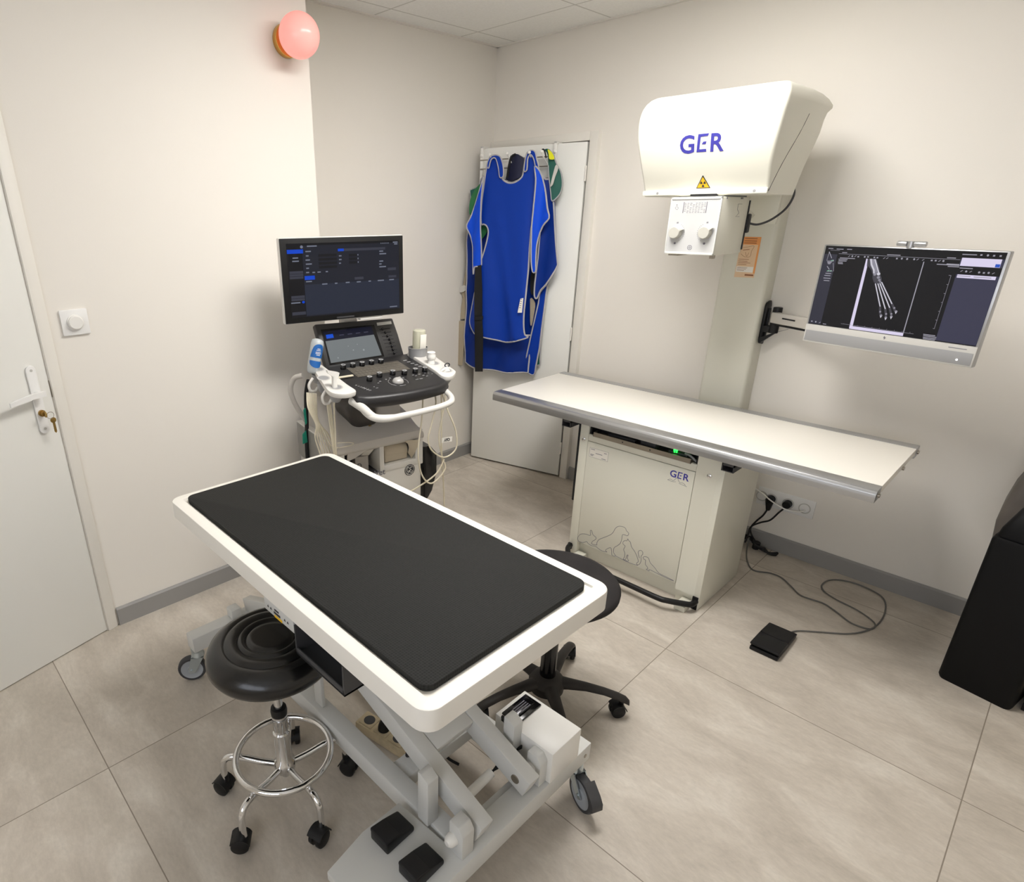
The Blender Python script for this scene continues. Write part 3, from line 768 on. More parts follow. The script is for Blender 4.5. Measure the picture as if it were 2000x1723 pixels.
# kick bar and feet
for x in (-0.105, -0.638): MB().box((x, 0.275, 0.0), (x + 0.046, FY + 0.02, 0.026), 0.002).build('foot', XWHITE, xr)
m = MB(); m.tube([(-0.675, 0.34, 0.05), (-0.66, 0.29, 0.05), (-0.60, 0.232, 0.05), (-0.5, 0.225, 0.05), (-0.3, 0.225, 0.05), (-0.16, 0.225, 0.05), (-0.12, 0.238, 0.049), (-0.07, 0.275, 0.043), (-0.044, 0.30, 0.04), (-0.042, 0.345, 0.04)], 0.0125, 14)
m.box((-0.056, FY - 0.006, 0.0), (-0.032, FY + 0.005, 0.062), 0.002); m.box((-0.684, FY - 0.012, 0.03), (-0.665, FY + 0.004, 0.062), 0.002)
m.build('kick_bar', BLACKP, xr)
# black side curtain left of the cabinet
MB().box((-0.702, 0.345, 0.285), (-0.690, 0.70, 0.688), 0.004).build('side_curtain', BLACKM, xr)
# brackets below the top
for x in (-0.74, -0.012):
    m = MB()
    m.box((x - 0.018, 0.292, 0.690), (x + 0.028, 0.86, 0.706)); m.box((x - 0.018, 0.292, 0.668), (x - 0.014, 0.86, 0.706)); m.box((x + 0.024, 0.292, 0.668), (x + 0.028, 0.86, 0.706)) 
    m.box((x - 0.018, 0.292, 0.668), (x + 0.028, 0.86, 0.671))
    m.build('table_bracket', GREYD, xr)
# top
tx0, tx1, ty0, ty1, tz = -1.164, 0.4595, 0.266, 0.893, 0.75
m = MB(); m.box((tx0 + 0.001, ty0 + 0.02, tz - 0.026), (tx1 - 0.001, ty1 - 0.02, tz + 0.0008), 0.001)
m.build('table_top', LAMI, xr)
rp = [(0.0, -0.040), (0.062, -0.040), (0.062, 0.0), (0.064, 0.0028), (0.015, 0.0028), (0.006, -0.001), (0.001, -0.010), (0.0, -0.02)]
MB().prism([(p[0], p[1]) for p in rp], O=(tx0, ty0, tz), u=(0, 1, 0), v=(0, 0, 1), w=(tx1 - tx0, 0, 0), bev=0.0012).build('front_rail', ALU, xr, 30)
MB().prism([(p[0], p[1]) for p in rp], O=(tx0, ty1, tz), u=(0, -1, 0), v=(0, 0, 1), w=(tx1 - tx0, 0, 0), bev=0.0012).build('rear_rail', ALU, xr, 30)
for x, s in ((tx1, 1), (tx0, -1)):
    for y in (ty0 + 0.03, (ty0 + ty1) / 2 + 0.05, ty1 - 0.03):
        MB().cyl((x - s * 0.004, y, tz - 0.02), (x + s * 0.006, y, tz - 0.02), 0.007, n=14).build('end_screw', STEEL, xr)
# column on the wall
m = MB(); cp = rrect(-0.459, 1.018, -0.2485, 1.20, 0.018, 5)
cp = [(p[0], min(p[1], YR - 0.0005)) for p in cp]
m.prism(cp, w=(0, 0, 1.98)); cl = m.build('column', XCREAM, xr)
MB().box((-0.452, 0.70, 1.66), (-0.256, 1.03, 1.95), 0.004).build('head_support', XCREAM, xr)
m = MB(); m.prism([(0, 1.538), (0.118, 1.538), (0.118, 1.70), (0.0, 1.70), (-0.072, 1.66), (0.03, 1.575)], O=(-0.375, 1.006, 0), u=(1, 0, 0), v=(0, 0, 1), w=(0, 0.014, 0), bev=0.002)
m.build('column_plate', XWHITE, xr)
# tube head: lofted through horizontal rings (z, half width, front y, back y)
HC = -0.354
lev = [(1.647, 0.234, 0.473, 0.735), (1.671, 0.235, 0.468, 0.744), (1.705, 0.2375, 0.453, 0.756), (1.742, 0.241, 0.436, 0.768), (1.785, 0.247, 0.422, 0.784), (1.824, 0.254, 0.412, 0.797), (1.860, 0.259, 0.405, 0.808), (1.900, 0.262, 0.403, 0.816), (1.925, 0.263, 0.408, 0.834), (1.945, 0.262, 0.414, 0.885), (1.955, 0.2605, 0.419, 0.888), (1.972, 0.254, 0.428, 0.855), (1.984, 0.246, 0.440, 0.806), (1.993, 0.234, 0.458, 0.76), (1.998, 0.212, 0.49, 0.70)]
def fy_at(z):
    for a, c in zip(lev, lev[1:]):
        if a[0] <= z <= c[0]:
            t = (z - a[0]) / (c[0] - a[0]); return a[2] + (c[2] - a[2]) * t
    return lev[0][2]
m = MB(); rings = []
for z, w, yf, yb in lev:
    r = 0.012 + max(0, (z - 1.85)) * 0.10
    rings.append([(p[0], p[1], z) for p in rrect(HC - w, yf, HC + w, yb, r, 6)])
m.loft(rings)
hd = m.build('tube_head', XWHITE, xr, 50)
m = MB(); m.box((HC - 0.236, 0.4635, 1.650), (HC + 0.234, 0.472, 1.668), 0.0015); m.build('cover_flange', XWHITE, hd)
m = MB()
for x in (-0.527, -0.163): m.lathe([(0, 0.0015), (0.0045, 0.0015), (0.0055, 0)], (x, 0.464, 1.659), (0, -1, 0), 16)
m.build('screw', GREYP, hd)
# slit between front cover and rear part, both sides
for s in (-1, 1):
    pts = []
    for k in range(9):
        t = k / 8; z = 1.658 + (1.907 - 1.658) * t; y = 0.475 + (0.636 - 0.475) * t
        w = 0
        for a, c in zip(lev, lev[1:]):
            if a[0] <= z <= c[0]: w = a[1] + (c[1] - a[1]) * (z - a[0]) / (c[0] - a[0])
        pts.append((HC + s * (w - 0.0002), y, z))
    MB().tube(pts, 0.0013, 6, sub=1).build('cover_gap', INKD, hd)
MB().box((-0.392, 0.462, 1.6465), (-0.292, 0.48, 1.6525)).build('underside_slot', BLACKM, hd)
def wrap(me, F, off=0.0012):                 # lay flat lettering onto the curved front
    t = bmesh.new(); t.from_mesh(me); bmesh.ops.transform(t, matrix=F, verts=t.verts)
    bmesh.ops.triangulate(t, faces=t.faces)
    bmesh.ops.subdivide_edges(t, edges=[e for e in t.edges if e.calc_length() > 0.012], cuts=2, use_grid_fill=True)
    for v in t.verts: v.co.y = fy_at(v.co.z) - off
    m_ = bpy.data.meshes.new('w'); t.to_mesh(m_); t.free(); return m_
def letters(F, h, off=None, w=None):
    """GER wordmark: G and R from type, E with a separate middle bar"""
    mb = MB(); me = text_mesh('G', h * 1.40, bold=h * 0.028, extrude=0.0); out = []
    def put(me_, T): out.append((me_, T))
    put(me, M.Translation((0, 0, 0)))
    e = bmesh.new()
    def poly(p):
        e.faces.new([e.verts.new((x * h, y * h, 0)) for x, y in p])
    poly([(0, 0), (0.17, 0), (0.23, 1.0), (0.06, 1.0)]); poly([(0.17, 0), (0.62, 0), (0.60, 0.16), (0.18, 0.16)]); poly([(0.215, 0.84), (0.66, 0.86), (0.72, 1.0), (0.23, 1.0)])
    poly([(0.31, 0.42), (0.56, 0.42), (0.60, 0.57), (0.40, 0.57)])
    em = bpy.data.meshes.new('e'); e.to_mesh(em); e.free()
    put(em, M.Translation((h * 1.12, 0, 0)))
    put(text_mesh('R', h * 1.40, bold=h * 0.028, extrude=0.0), M.Translation((h * 1.90, 0, 0)))
    return out
def put_letters(F, h, name, parent, curved=False):
    mb = MB()
    for me_, T in letters(F, h):
        FT = F @ T
        if curved: mb.mesh(wrap(me_, FT), M.Identity(4))
        else: mb.mesh(me_, FT)
    return mb.build(name, LOGO, parent, flat=True)
put_letters(frame((-0.4385, 0.40, 1.7925), (1, 0, 0.0), (0, 0, 1), (0, -1, 0)), 0.0585, 'wordmark', hd, True)
# radiation triangle
def tri(mb, cx, z0, s, dy, mi):
    mb.append([(cx - s / 2, dy, z0), (cx + s / 2, dy, z0), (cx, dy, z0 + s * 0.78)])
def wtri(poly, off, ma, nm):
    t = bpy.data.meshes.new('t'); bb = bmesh.new(); bb.faces.new([bb.verts.new((x, 0, z)) for x, z in poly]); bb.to_mesh(t); bb.free()
    return MB().mesh(wrap(t, M.Identity(4), off), M.Identity(4)).build(nm, ma, hd, flat=True)
cx, z0, s = -0.3485, 1.6725, 0.054
wtri([(cx - s / 2, z0), (cx + s / 2, z0), (cx + 0.001, z0 + s * 0.8), (cx - 0.001, z0 + s * 0.8)], 0.0010, INKD, 'warning_border')
wtri([(cx - s / 2 + 0.004, z0 + 0.0022), (cx + s / 2 - 0.004, z0 + 0.0022), (cx, z0 + s * 0.8 - 0.005)], 0.0016, WARN, 'warning_sign')
for k in range(3):
    a = R(-90 + 120 * k); zc_ = z0 + 0.0145
    P = lambda r, q: (cx + r * cos(a + R(q)), zc_ + r * sin(a + R(q)))
    wtri([P(0.0025, -28), P(0.0108, -30), P(0.0115, 0), P(0.0108, 30), P(0.0025, 28)], 0.0021, INKD, 'trefoil_blade')
# collimator
cf = 0.437
cb = MB(); cb.box((-0.452, cf + 0.004, 1.436), (-0.2575, 0.690, 1.642), 0.003); co = cb.build('collimator', XWHITE, xr)
m = MB()
for a, c in (((-0.4515, 1.4365), (-0.447, 1.6425)), ((-0.2625, 1.4365), (-0.2575, 1.6425)), ((-0.4515, 1.4365), (-0.2575, 1.4445)), ((-0.4515, 1.634), (-0.2575, 1.6425))): m.box((a[0], cf - 0.003, a[1]), (c[0], cf + 0.005, c[1]), 0.0015)
m.build('face_frame', mat('frame_white', (222, 222, 216), 0.4), co)
fpn = MB().box((-0.4475, cf, 1.444), (-0.262, cf + 0.005, 1.6345)).build('face_panel', mat('panel_white', (198, 198, 196), 0.45), co)
for k, (x, z, pa) in enumerate(((-0.4135, 1.5155, 20), (-0.2985, 1.517, 30))):
    kn = MB().lathe([(0, 0.024), (0.0195, 0.024), (0.021, 0.0225), (0.0225, 0.002), (0.0235, 0.0), (0, 0)], (x, cf, z), (0, -1, 0), 36).build('knob', KNOBW, co)
    a = R(pa); q = MB(); q.prism([(0.018, -0.003), (0.034, 0), (0.018, 0.004)], O=(x, cf - 0.02, z), u=(cos(a), 0, sin(a)), v=(-sin(a), 0, cos(a)), w=(0, 0.018, 0)); q.build('pointer', KNOBW, kn)
    q = MB()
    for j in range(11):
        a = R(-60 + 12 * j) if k == 0 else R(120 + 12 * j)
        q.bar((x + 0.031 * cos(a), cf - 0.0004, z + 0.031 * sin(a)), (x + 0.034 * cos(a), cf - 0.0004, z + 0.034 * sin(a)), 0.0012, 0.0008)
    q.box((x - 0.0035, cf - 0.0008, z + 0.0335), (x + 0.0035, cf, z + 0.036)); q.box((x - 0.0035, cf - 0.0008, z + 0.0375), (x + 0.0035, cf, z + 0.0385))
    q.prism(circle(0, 0, 0.0042, 14), O=(x, cf, z - 0.039), u=(1, 0, 0), v=(0, 0, 1), w=(0, -0.0008, 0))
    q.build('dial_marks', INK, co)
q = MB()
for j in range(8):
    x = -0.396 + j * 0.0107
    for i in range(7):
        if (i * 3 + j * 5) % 11 != 0: q.box((x, cf - 0.0006, 1.587 + i * 0.0055), (x + 0.005 + 0.0012 * ((i + j) % 3), cf, 1.5882 + i * 0.0055))
for x in (-0.4005, -0.3125): q.box((x, cf - 0.0006, 1.586), (x + 0.0024, cf, 1.625))
q.box((-0.428, cf - 0.0006, 1.613), (-0.425, cf, 1.617)); q.tube([(-0.432, cf, 1.605), (-0.426, cf, 1.609), (-0.42, cf, 1.605), (-0.424, cf, 1.598)], 0.0005, 5, True)
q.tube([(-0.352 + 0.0085 * cos(t), cf, 1.462 + 0.0085 * sin(t)) for t in [2 * pi * k / 20 for k in range(20)]], 0.0007, 5, True, 1)
for k in range(4):
    a = R(45 + 90 * k); q.tube([(-0.352 + 0.0048 * cos(a) + 0.0032 * cos(t), cf, 1.462 + 0.0048 * sin(a) + 0.0032 * sin(t)) for t in [2 * pi * i / 12 for i in range(12)]], 0.0005, 5, True, 1)
q.build('scale_print', INK, co)
m = MB(); m.box((-0.448, cf + 0.03, 1.428), (-0.41, 0.68, 1.438)); m.box((-0.275, cf + 0.01, 1.424), (-0.262, cf + 0.03, 1.438)); m.build('slide_rail', STEEL, co)
m = MB(); m.box((-0.262, 0.686, 1.448), (-0.255, 0.696, 1.63)); m.box((-0.268, 0.69, 1.51), (-0.25, 0.722, 1.582), 0.006); m.build('rear_connector', BLACKP, co)
m = MB(); m.box((-0.2572, 0.47, 1.634), (-0.2552, 0.475, 1.640)); m.box((-0.2572, 0.60, 1.634), (-0.2552, 0.604, 1.640)); m.box((-0.2572, 0.612, 1.634), (-0.2552, 0.616, 1.640))
m.tube([(-0.2572, 0.62, 1.617), (-0.2572, 0.585, 1.617), (-0.2572, 0.585, 1.598), (-0.2572, 0.605, 1.585), (-0.2572, 0.58, 1.572), (-0.2572, 0.615, 1.572)], 0.0006, 5, sub=1)
m.build('side_marks', INK, co)
m = MB(); m.box((-0.44, 0.475, 1.640), (-0.27, 0.685, 1.652)); m.build('mount_plate', GREYP, co)
MB().tube([(-0.252, 0.712, 1.546), (-0.225, 0.73, 1.542), (-0.19, 0.76, 1.560), (-0.155, 0.79, 1.60), (-0.14, 0.80, 1.65), (-0.15, 0.79, 1.69)], 0.0042, 10).build('head_cable', GREYD, xr)
# decoration of the front panel
put_letters(frame((-0.2405, FY - 0.0014, 0.5645), (0.995, 0, 0.0), (0, 0, 1), (0, -1, 0)), 0.0295, 'wordmark', fp)
m = MB()
for p in ([(-0.245, 0.546), (-0.232, 0.552), (-0.222, 0.548), (-0.214, 0.558), (-0.206, 0.566), (-0.200, 0.556), (-0.192, 0.548), (-0.180, 0.551), (-0.168, 0.544)], [(-0.245, 0.545), (-0.225, 0.543), (-0.21, 0.547)], [(-0.196, 0.544), (-0.18, 0.542), (-0.162, 0.540)]):
    m.tube([(x, FY - 0.001, z) for x, z in p], 0.0007, 5, sub=3)
m.build('small_motif', INK, fp)
m = MB(); m.box((-0.6245, FY - 0.0016, 0.541), (-0.528, FY - 0.0008, 0.5865)); lb = m.build('data_label', PAPER, fp)
m = MB()
for a, c, w in ((-0.618, 0.578, 0.02), (-0.55, 0.575, 0.014), (-0.592, 0.563, 0.034), (-0.618, 0.553, 0.018), (-0.618, 0.548, 0.014), (-0.56, 0.546, 0.022)): m.box((a, FY - 0.0020, c), (a + w, FY - 0.0014, c + 0.0024))
for (xa, za, xb, zb) in ((-0.6245, 0.541, -0.528, 0.5416), (-0.6245, 0.5859, -0.528, 0.5865), (-0.6245, 0.541, -0.6239, 0.5865), (-0.5286, 0.541, -0.528, 0.5865)): m.box((xa, FY - 0.0020, za), (xb, FY - 0.0014, zb))
m.build('label_print', INK, lb)
ANIM = {'rabbit':[(-0.6318,0.0881),(-0.6378,0.1014),(-0.6321,0.1196),(-0.6206,0.1324),(-0.5963,0.1417),(-0.5744,0.1432),(-0.5703,0.1511),(-0.5742,0.168),(-0.5686,0.1733),(-0.5625,0.1635),(-0.557,0.1535),(-0.542,0.1473),(-0.5398,0.139),(-0.5477,0.1277),(-0.5549,0.1203),(-0.5606,0.1055),(-0.551,0.1033),(-0.5312,0.1086)],
'rabbit_belly':[(-0.6318,0.0881),(-0.6094,0.0893),(-0.5945,0.0987),(-0.5856,0.1043),(-0.5785,0.0979),(-0.5592,0.0936),(-0.5381,0.0994),(-0.522,0.0939),(-0.5001,0.0897),(-0.4746,0.0946)],
'dog':[(-0.5312,0.1086),(-0.5318,0.1238),(-0.5219,0.1433),(-0.4946,0.1669),(-0.4705,0.1888),(-0.458,0.2059),(-0.4495,0.2301),(-0.4398,0.244),(-0.4292,0.2511),(-0.4126,0.2548),(-0.4009,0.2524),(-0.3926,0.2412),(-0.3815,0.234),(-0.3828,0.2235),(-0.3877,0.218),(-0.3991,0.2181),(-0.4099,0.2136),(-0.4106,0.1897),(-0.4151,0.1669),(-0.4273,0.1498),(-0.44,0.1353),(-0.4436,0.1216),(-0.4402,0.1048),(-0.4309,0.0967),(-0.4342,0.0903),(-0.4476,0.0893),(-0.451,0.1062),(-0.4581,0.1245),(-0.4703,0.1174),(-0.4833,0.1013),(-0.4746,0.0946)],
'cat':[(-0.3907,0.0932),(-0.3858,0.1075),(-0.3868,0.1281),(-0.3946,0.1428),(-0.3898,0.1627),(-0.4011,0.1699),(-0.4015,0.1816),(-0.3926,0.1913),(-0.3844,0.1935),(-0.3819,0.2046),(-0.3765,0.198),(-0.3674,0.193),(-0.359,0.173),(-0.3396,0.1547),(-0.3256,0.1343),(-0.3172,0.1143),(-0.3238,0.1023),(-0.32,0.0951),(-0.31,0.1026),(-0.3046,0.1229),(-0.3078,0.1451),(-0.3017,0.1596),(-0.3062,0.1722),(-0.3171,0.1716),(-0.3239,0.1616),(-0.32,0.1456),(-0.3144,0.1333)],
'cat_foot':[(-0.3907,0.0932),(-0.3795,0.0952),(-0.376,0.1119),(-0.3745,0.1216),(-0.3691,0.1239),(-0.3709,0.1081),(-0.3626,0.0968),(-0.3733,0.0919),(-0.3932,0.0903)],
'ground':[(-0.4305,0.0938),(-0.3932,0.0903),(-0.3501,0.0891),(-0.317,0.0934)],
'bird':[(-0.2929,0.137),(-0.2977,0.1437),(-0.2897,0.152),(-0.2733,0.1516),(-0.2625,0.1331),(-0.2387,0.1176),(-0.2148,0.0995),(-0.1776,0.0966),(-0.1461,0.0926),(-0.1873,0.092),(-0.2572,0.0973),(-0.2604,0.0898),(-0.2754,0.0918),(-0.269,0.0965),(-0.2719,0.1052),(-0.2826,0.1151),(-0.2844,0.1349),(-0.2929,0.137)],}
for nm, (keys, lab) in {'rabbit_outline': (('rabbit', 'rabbit_belly'), 0), 'dog_outline': (('dog',), 0), 'cat_outline': (('cat', 'cat_foot', 'ground'), 0), 'bird_outline': (('bird',), 0)}.items():
    m = MB()
    for k in keys: m.tube([(x, FY - 0.0009, z) for x, z in ANIM[k]], 0.0011, 6, sub=4)
    m.build(nm, INK, fp)
# notice sticker on the column
m = MB(); m.prism([(-0.387, 1.483), (-0.305, 1.485), (-0.304, 1.312), (-0.390, 1.310)], O=(0, 1.0178, 0), u=(1, 0, 0), v=(0, 0, 1), w=(0, -0.0006, 0)); nt_ = m.build('notice_sticker', PAPERO, cl)
m = MB(); m.box((-0.387, 1.0168, 1.452), (-0.305, 1.0173, 1.4845)); m.build('notice_header', ORANGE, nt_)
MB().box((-0.312, 1.0168, 1.33), (-0.3045, 1.0173, 1.452)).build('notice_edge', ORANGE, nt_)
MB().box((-0.3865, 1.0168, 1.334), (-0.3135, 1.0173, 1.358)).build('notice_strip', PAPER, nt_)
m = MB(); random.seed(7)
for z in (1.476, 1.466, 1.457): m.box((-0.372, 1.0161, z), (-0.32, 1.0167, z + 0.003))
for z in (1.388, 1.380, 1.373, 1.366): m.box((-0.383, 1.0161, z), (-0.383 + random.uniform(0.035, 0.062), 1.0167, z + 0.0017))
for z in (1.352, 1.346, 1.340): m.box((-0.383, 1.0161, z), (-0.383 + random.uniform(0.03, 0.055), 1.0167, z + 0.0016))
m.tube([(-0.375, 1.0168, 1.438), (-0.35, 1.0168, 1.443), (-0.328, 1.0168, 1.446), (-0.335, 1.0168, 1.425), (-0.337, 1.0168, 1.402), (-0.36, 1.0168, 1.400), (-0.378, 1.0168, 1.412)], 0.0006, 5)
m.tube([(-0.372, 1.0168, 1.428), (-0.345, 1.0168, 1.432)], 0.0012, 5, sub=1); m.tube([(-0.36, 1.0168, 1.42), (-0.352, 1.0168, 1.402), (-0.345, 1.0168, 1.418)], 0.0006, 5)
m.box((-0.345, 1.0161, 1.319), (-0.308, 1.0167, 1.326))
m.build('notice_print', mat('notice_ink', (150, 96, 62), 0.7), nt_)

# ---- monitor arm on the column and the all-in-one display
ma = thing('monitor_arm', 'black and silver swivel monitor arm clamped to the side of the x-ray column', 'monitor arm', (-0.245, 1.085, 1.11))
m = MB(); m.prism([(1.064, 1.205), (1.10, 1.212), (1.112, 1.19), (1.112, 1.04), (1.098, 1.012), (1.064, 1.02), (1.056, 1.04), (1.056, 1.19)], O=(-0.2478, 0, 0), u=(0, 1, 0), v=(0, 0, 1), w=(0.012, 0, 0), bev=0.003)
m.box((-0.236, 1.075, 1.05), (-0.228, 1.092, 1.18), 0.002); m.build('wall_plate', BLACKP, ma)
m = MB(); m.cyl((-0.19, 1.055, 1.075), (-0.19, 1.055, 1.19), 0.019, bev=0.003); m.box((-0.237, 1.045, 1.075), (-0.19, 1.078, 1.105), 0.004); m.prism([(-0.237, 1.05), (-0.19, 1.075), (-0.13, 1.10), (-0.175, 1.08), (-0.237, 1.022)], O=(0, 1.045, 0), u=(1, 0, 0), v=(0, 0, 1), w=(0, 0.025, 0))
m.build('pivot', BLACKP, ma)
m = MB(); m.bar((-0.205, 1.05, 1.145), (0.10, 0.90, 1.148), 0.026, 0.05, 0.008); m.build('arm', mat('satin_silver', (206, 202, 194), 0.3, 0.35), ma)
MB().bar((-0.15, 1.0085, 1.150), (-0.09, 0.979, 1.150), 0.004, 0.006).build('cable_slot', BLACKM, ma)
m = MB(); m.bar((-0.19, 1.05, 1.115), (0.10, 0.905, 1.118), 0.022, 0.008, 0.003); m.cyl((0.10, 0.90, 1.09), (0.10, 0.90, 1.19), 0.017, bev=0.003)
m.bar((0.10, 0.90, 1.15), (0.27, 0.80, 1.25), 0.024, 0.045, 0.006); m.box((0.24, 0.762, 1.20), (0.33, 0.81, 1.30), 0.004); m.build('fore_arm', BLACKP, ma)

a_ = R(-11.9); UX, UY = V((cos(a_), sin(a_), 0)), V((-sin(a_), cos(a_), 0)) * -1.0
FMn = frame((0.2845, 0.690, 1.2925), (UX.x, UX.y, 0), (-UX.y, UX.x, 0), (0, 0, 1))     # right, away from viewer, up
mon = thing('computer_monitor', 'silver framed all-in-one display showing an x-ray of a paw, hung on the wall arm', 'monitor', (0.2845, 0.690, 1.2925))
MW, MH = 0.272, 0.181
m = MB(FMn); m.box((-MW, 0.0, -MH), (MW, 0.028, MH), 0.004); m.box((-0.19, 0.024, -0.15), (0.19, 0.05, 0.12), 0.012); m.build('housing', ALU, mon)
m = MB(FMn); m.box((-MW + 0.001, -0.0015, -MH + 0.001), (MW - 0.001, 0.004, -MH + 0.068), 0.002); chn = m.build('chin', GREYL, mon)
m = MB(FMn); m.box((-MW + 0.006, -0.003, -MH + 0.006), (MW - 0.006, -0.001, -MH + 0.046), 0.0015); m.build('speaker_bar', GREYP, chn)
m = MB(FMn); m.cyl((0.228, -0.0028, -MH + 0.02), (0.228, -0.0040, -MH + 0.02), 0.003, n=14); m.build('power_light', mat('white_led', (255, 255, 255), 0.4, emit=(255, 255, 255), es=2.0), chn)
m = MB(FMn); m.prism([(-0.004, -0.001), (0.0, 0.006), (0.002, 0.001), (0.005, 0.001), (0.0, -0.007), (-0.001, -0.001)], O=(0.005, -0.0016, -MH + 0.057), u=(1, 0, 0), v=(0, 0, 1), w=(0, -0.0006, 0)); m.box((0.195, -0.0022, -MH + 0.0555), (0.245, -0.0014, -MH + 0.0575)); m.build('maker_mark', INK, chn)
m = MB(FMn); m.cyl((-0.038, 0.006, MH + 0.012), (-0.008, 0.006, MH + 0.012), 0.0085, bev=0.002); m.cyl((0.012, 0.006, MH + 0.012), (0.048, 0.006, MH + 0.012), 0.0085, bev=0.002); m.cyl((0.002, 0.008, MH - 0.002), (0.002, 0.008, MH + 0.02), 0.011); m.build('camera_bar', ALU, mon)
sx0, sx1, sz1, sz0 = -0.2645, 0.2645, MH - 0.004, -MH + 0.0695
def scr(name, base_rgb, es):
    mm = mat(name, (6, 6, 8), 0.2, emit=base_rgb, es=es, spec=0.3); return mm
S_BG, S_PAN, S_DK = scr('screen_black', (24, 24, 27), 0.9), scr('screen_slate', (64, 64, 84), 0.9), scr('screen_side', (54, 54, 66), 0.9)
S_WH, S_TX, S_BL, S_GR = scr('screen_white', (226, 218, 244), 0.95), scr('screen_text', (168, 166, 178), 0.9), scr('screen_blue', (44, 90, 200), 0.9), scr('screen_green', (70, 190, 120), 0.9)
S_B1, S_B2, S_B3 = scr('bone_bright', (214, 212, 222), 0.95), scr('bone_mid', (150, 148, 160), 0.9), scr('bone_soft', (74, 72, 80), 0.9)
dm = [S_BG, S_PAN, S_DK, S_WH, S_TX, S_BL, S_GR, S_B1, S_B2, S_B3]
m = MB(FMn)
def su(u, v, l=0): return (sx0 + (sx1 - sx0) * u, -0.0012 - 0.00025 * l, sz1 + (sz0 - sz1) * v)
def sq(u0, v0, u1, v1, mi, l=1): m.quad([su(u0, v1, l), su(u1, v1, l), su(u1, v0, l), su(u0, v0, l)], mi)
def spoly(pts, mi, l=1): m.quad([su(p[0], p[1], l) for p in pts], mi)
def sline(pts, w, mi, l=2, w2=None):
    A = []; B = []; asp = (sx1 - sx0) / (sz1 - sz0)
    n = len(pts)
    for i, p in enumerate(pts):
        q0, q1 = pts[max(i - 1, 0)], pts[min(i + 1, n - 1)]
        dx, dy = (q1[0] - q0[0]) * abs(asp), q1[1] - q0[1]; L_ = math.hypot(dx, dy) or 1
        ww = w if w2 is None else w + (w2 - w) * i / (n - 1)
        ox, oy = -dy / L_ * ww / abs(asp), dx / L_ * ww
        A.append((p[0] + ox, p[1] + oy)); B.append((p[0] - ox, p[1] - oy))
    for i in range(n - 1): spoly([A[i], A[i + 1], B[i + 1], B[i]], mi, l)
m.box((sx0, -0.001, sz0), (sx1, 0.003, sz1), mi=0)
sq(0, 0.10, 0.088, 0.99, 2); sq(0.792, 0.07, 1.0, 0.99, 1); sq(0.797, 0.07, 0.987, 0.156, 3, 2); sq(0.964, 0.12, 0.986, 0.153, 5, 3); sq(0.799, 0.248, 0.986, 0.283, 3, 2); sq(0.792, 0.16, 1.0, 0.246, 0, 2)
spoly([(0.276, 0.133), (0.293, 0.134), (0.300, 0.986), (0.280, 0.987)], 3); sq(0.281, 0.958, 0.611, 0.995, 3); sline([(0.6075, 0.134), (0.609, 0.967)], 0.005, 4, 1)
sline([(0.769, 0.265), (0.768, 0.863)], 0.0015, 4); sline([(0.757, 0.265), (0.769, 0.265)], 0.002, 4)
for k in range(1, 7): sline([(0.76, 0.265 + 0.0997 * k), (0.769, 0.265 + 0.0997 * k)], 0.0018, 4)
sline([(0.221, 0.946), (0.667, 0.953)], 0.0015, 4)
for k in range(10): sline([(0.24 + 0.045 * k, 0.935), (0.24 + 0.045 * k, 0.948)], 0.0012, 4)
sline([(0.095, 0.09), (0.79, 0.093)], 0.0018, 4); sline([(0.036, 0.052), (0.098, 0.052)], 0.0015, 4)
# forearm, wrist, four metacarpals and toes of the radiograph
FORE = [(0.284, 0.133), (0.337, 0.13), (0.366, 0.226), (0.384, 0.294), (0.369, 0.322), (0.336, 0.307), (0.326, 0.269), (0.301, 0.221), (0.291, 0.224)]
spoly(FORE, 9, 2); spoly([(0.297, 0.133), (0.327, 0.133), (0.352, 0.21), (0.374, 0.292), (0.362, 0.31), (0.342, 0.298), (0.332, 0.26), (0.312, 0.21)], 8, 3)
sline([(0.305, 0.133), (0.318, 0.2), (0.340, 0.26), (0.345, 0.30)], 0.008, 7, 4); sline([(0.329, 0.133), (0.351, 0.21), (0.372, 0.285)], 0.006, 7, 4)
spoly([(0.339, 0.306), (0.344, 0.357), (0.36, 0.407), (0.385, 0.416), (0.405, 0.394), (0.399, 0.35), (0.381, 0.295), (0.362, 0.278)], 9, 3)
for (u, v, r, k) in ((0.352, 0.31, 0.016, 8), (0.374, 0.302, 0.018, 7), (0.357, 0.345, 0.014, 9), (0.378, 0.342, 0.017, 8), (0.366, 0.378, 0.015, 9), (0.388, 0.372, 0.014, 8), (0.377, 0.399, 0.013, 9), (0.396, 0.392, 0.01, 8)):
    spoly([(u + r * 0.56 * cos(t), v + r * sin(t)) for t in [2 * pi * i / 12 for i in range(12)]], k, 4)
for a, c in (((0.370, 0.416), (0.435, 0.681)), ((0.385, 0.414), (0.469, 0.703)), ((0.396, 0.408), (0.492, 0.683)), ((0.404, 0.394), (0.499, 0.636))): sline([a, c], 0.0075, 8, 3); sline([a, c], 0.0045, 7, 4)
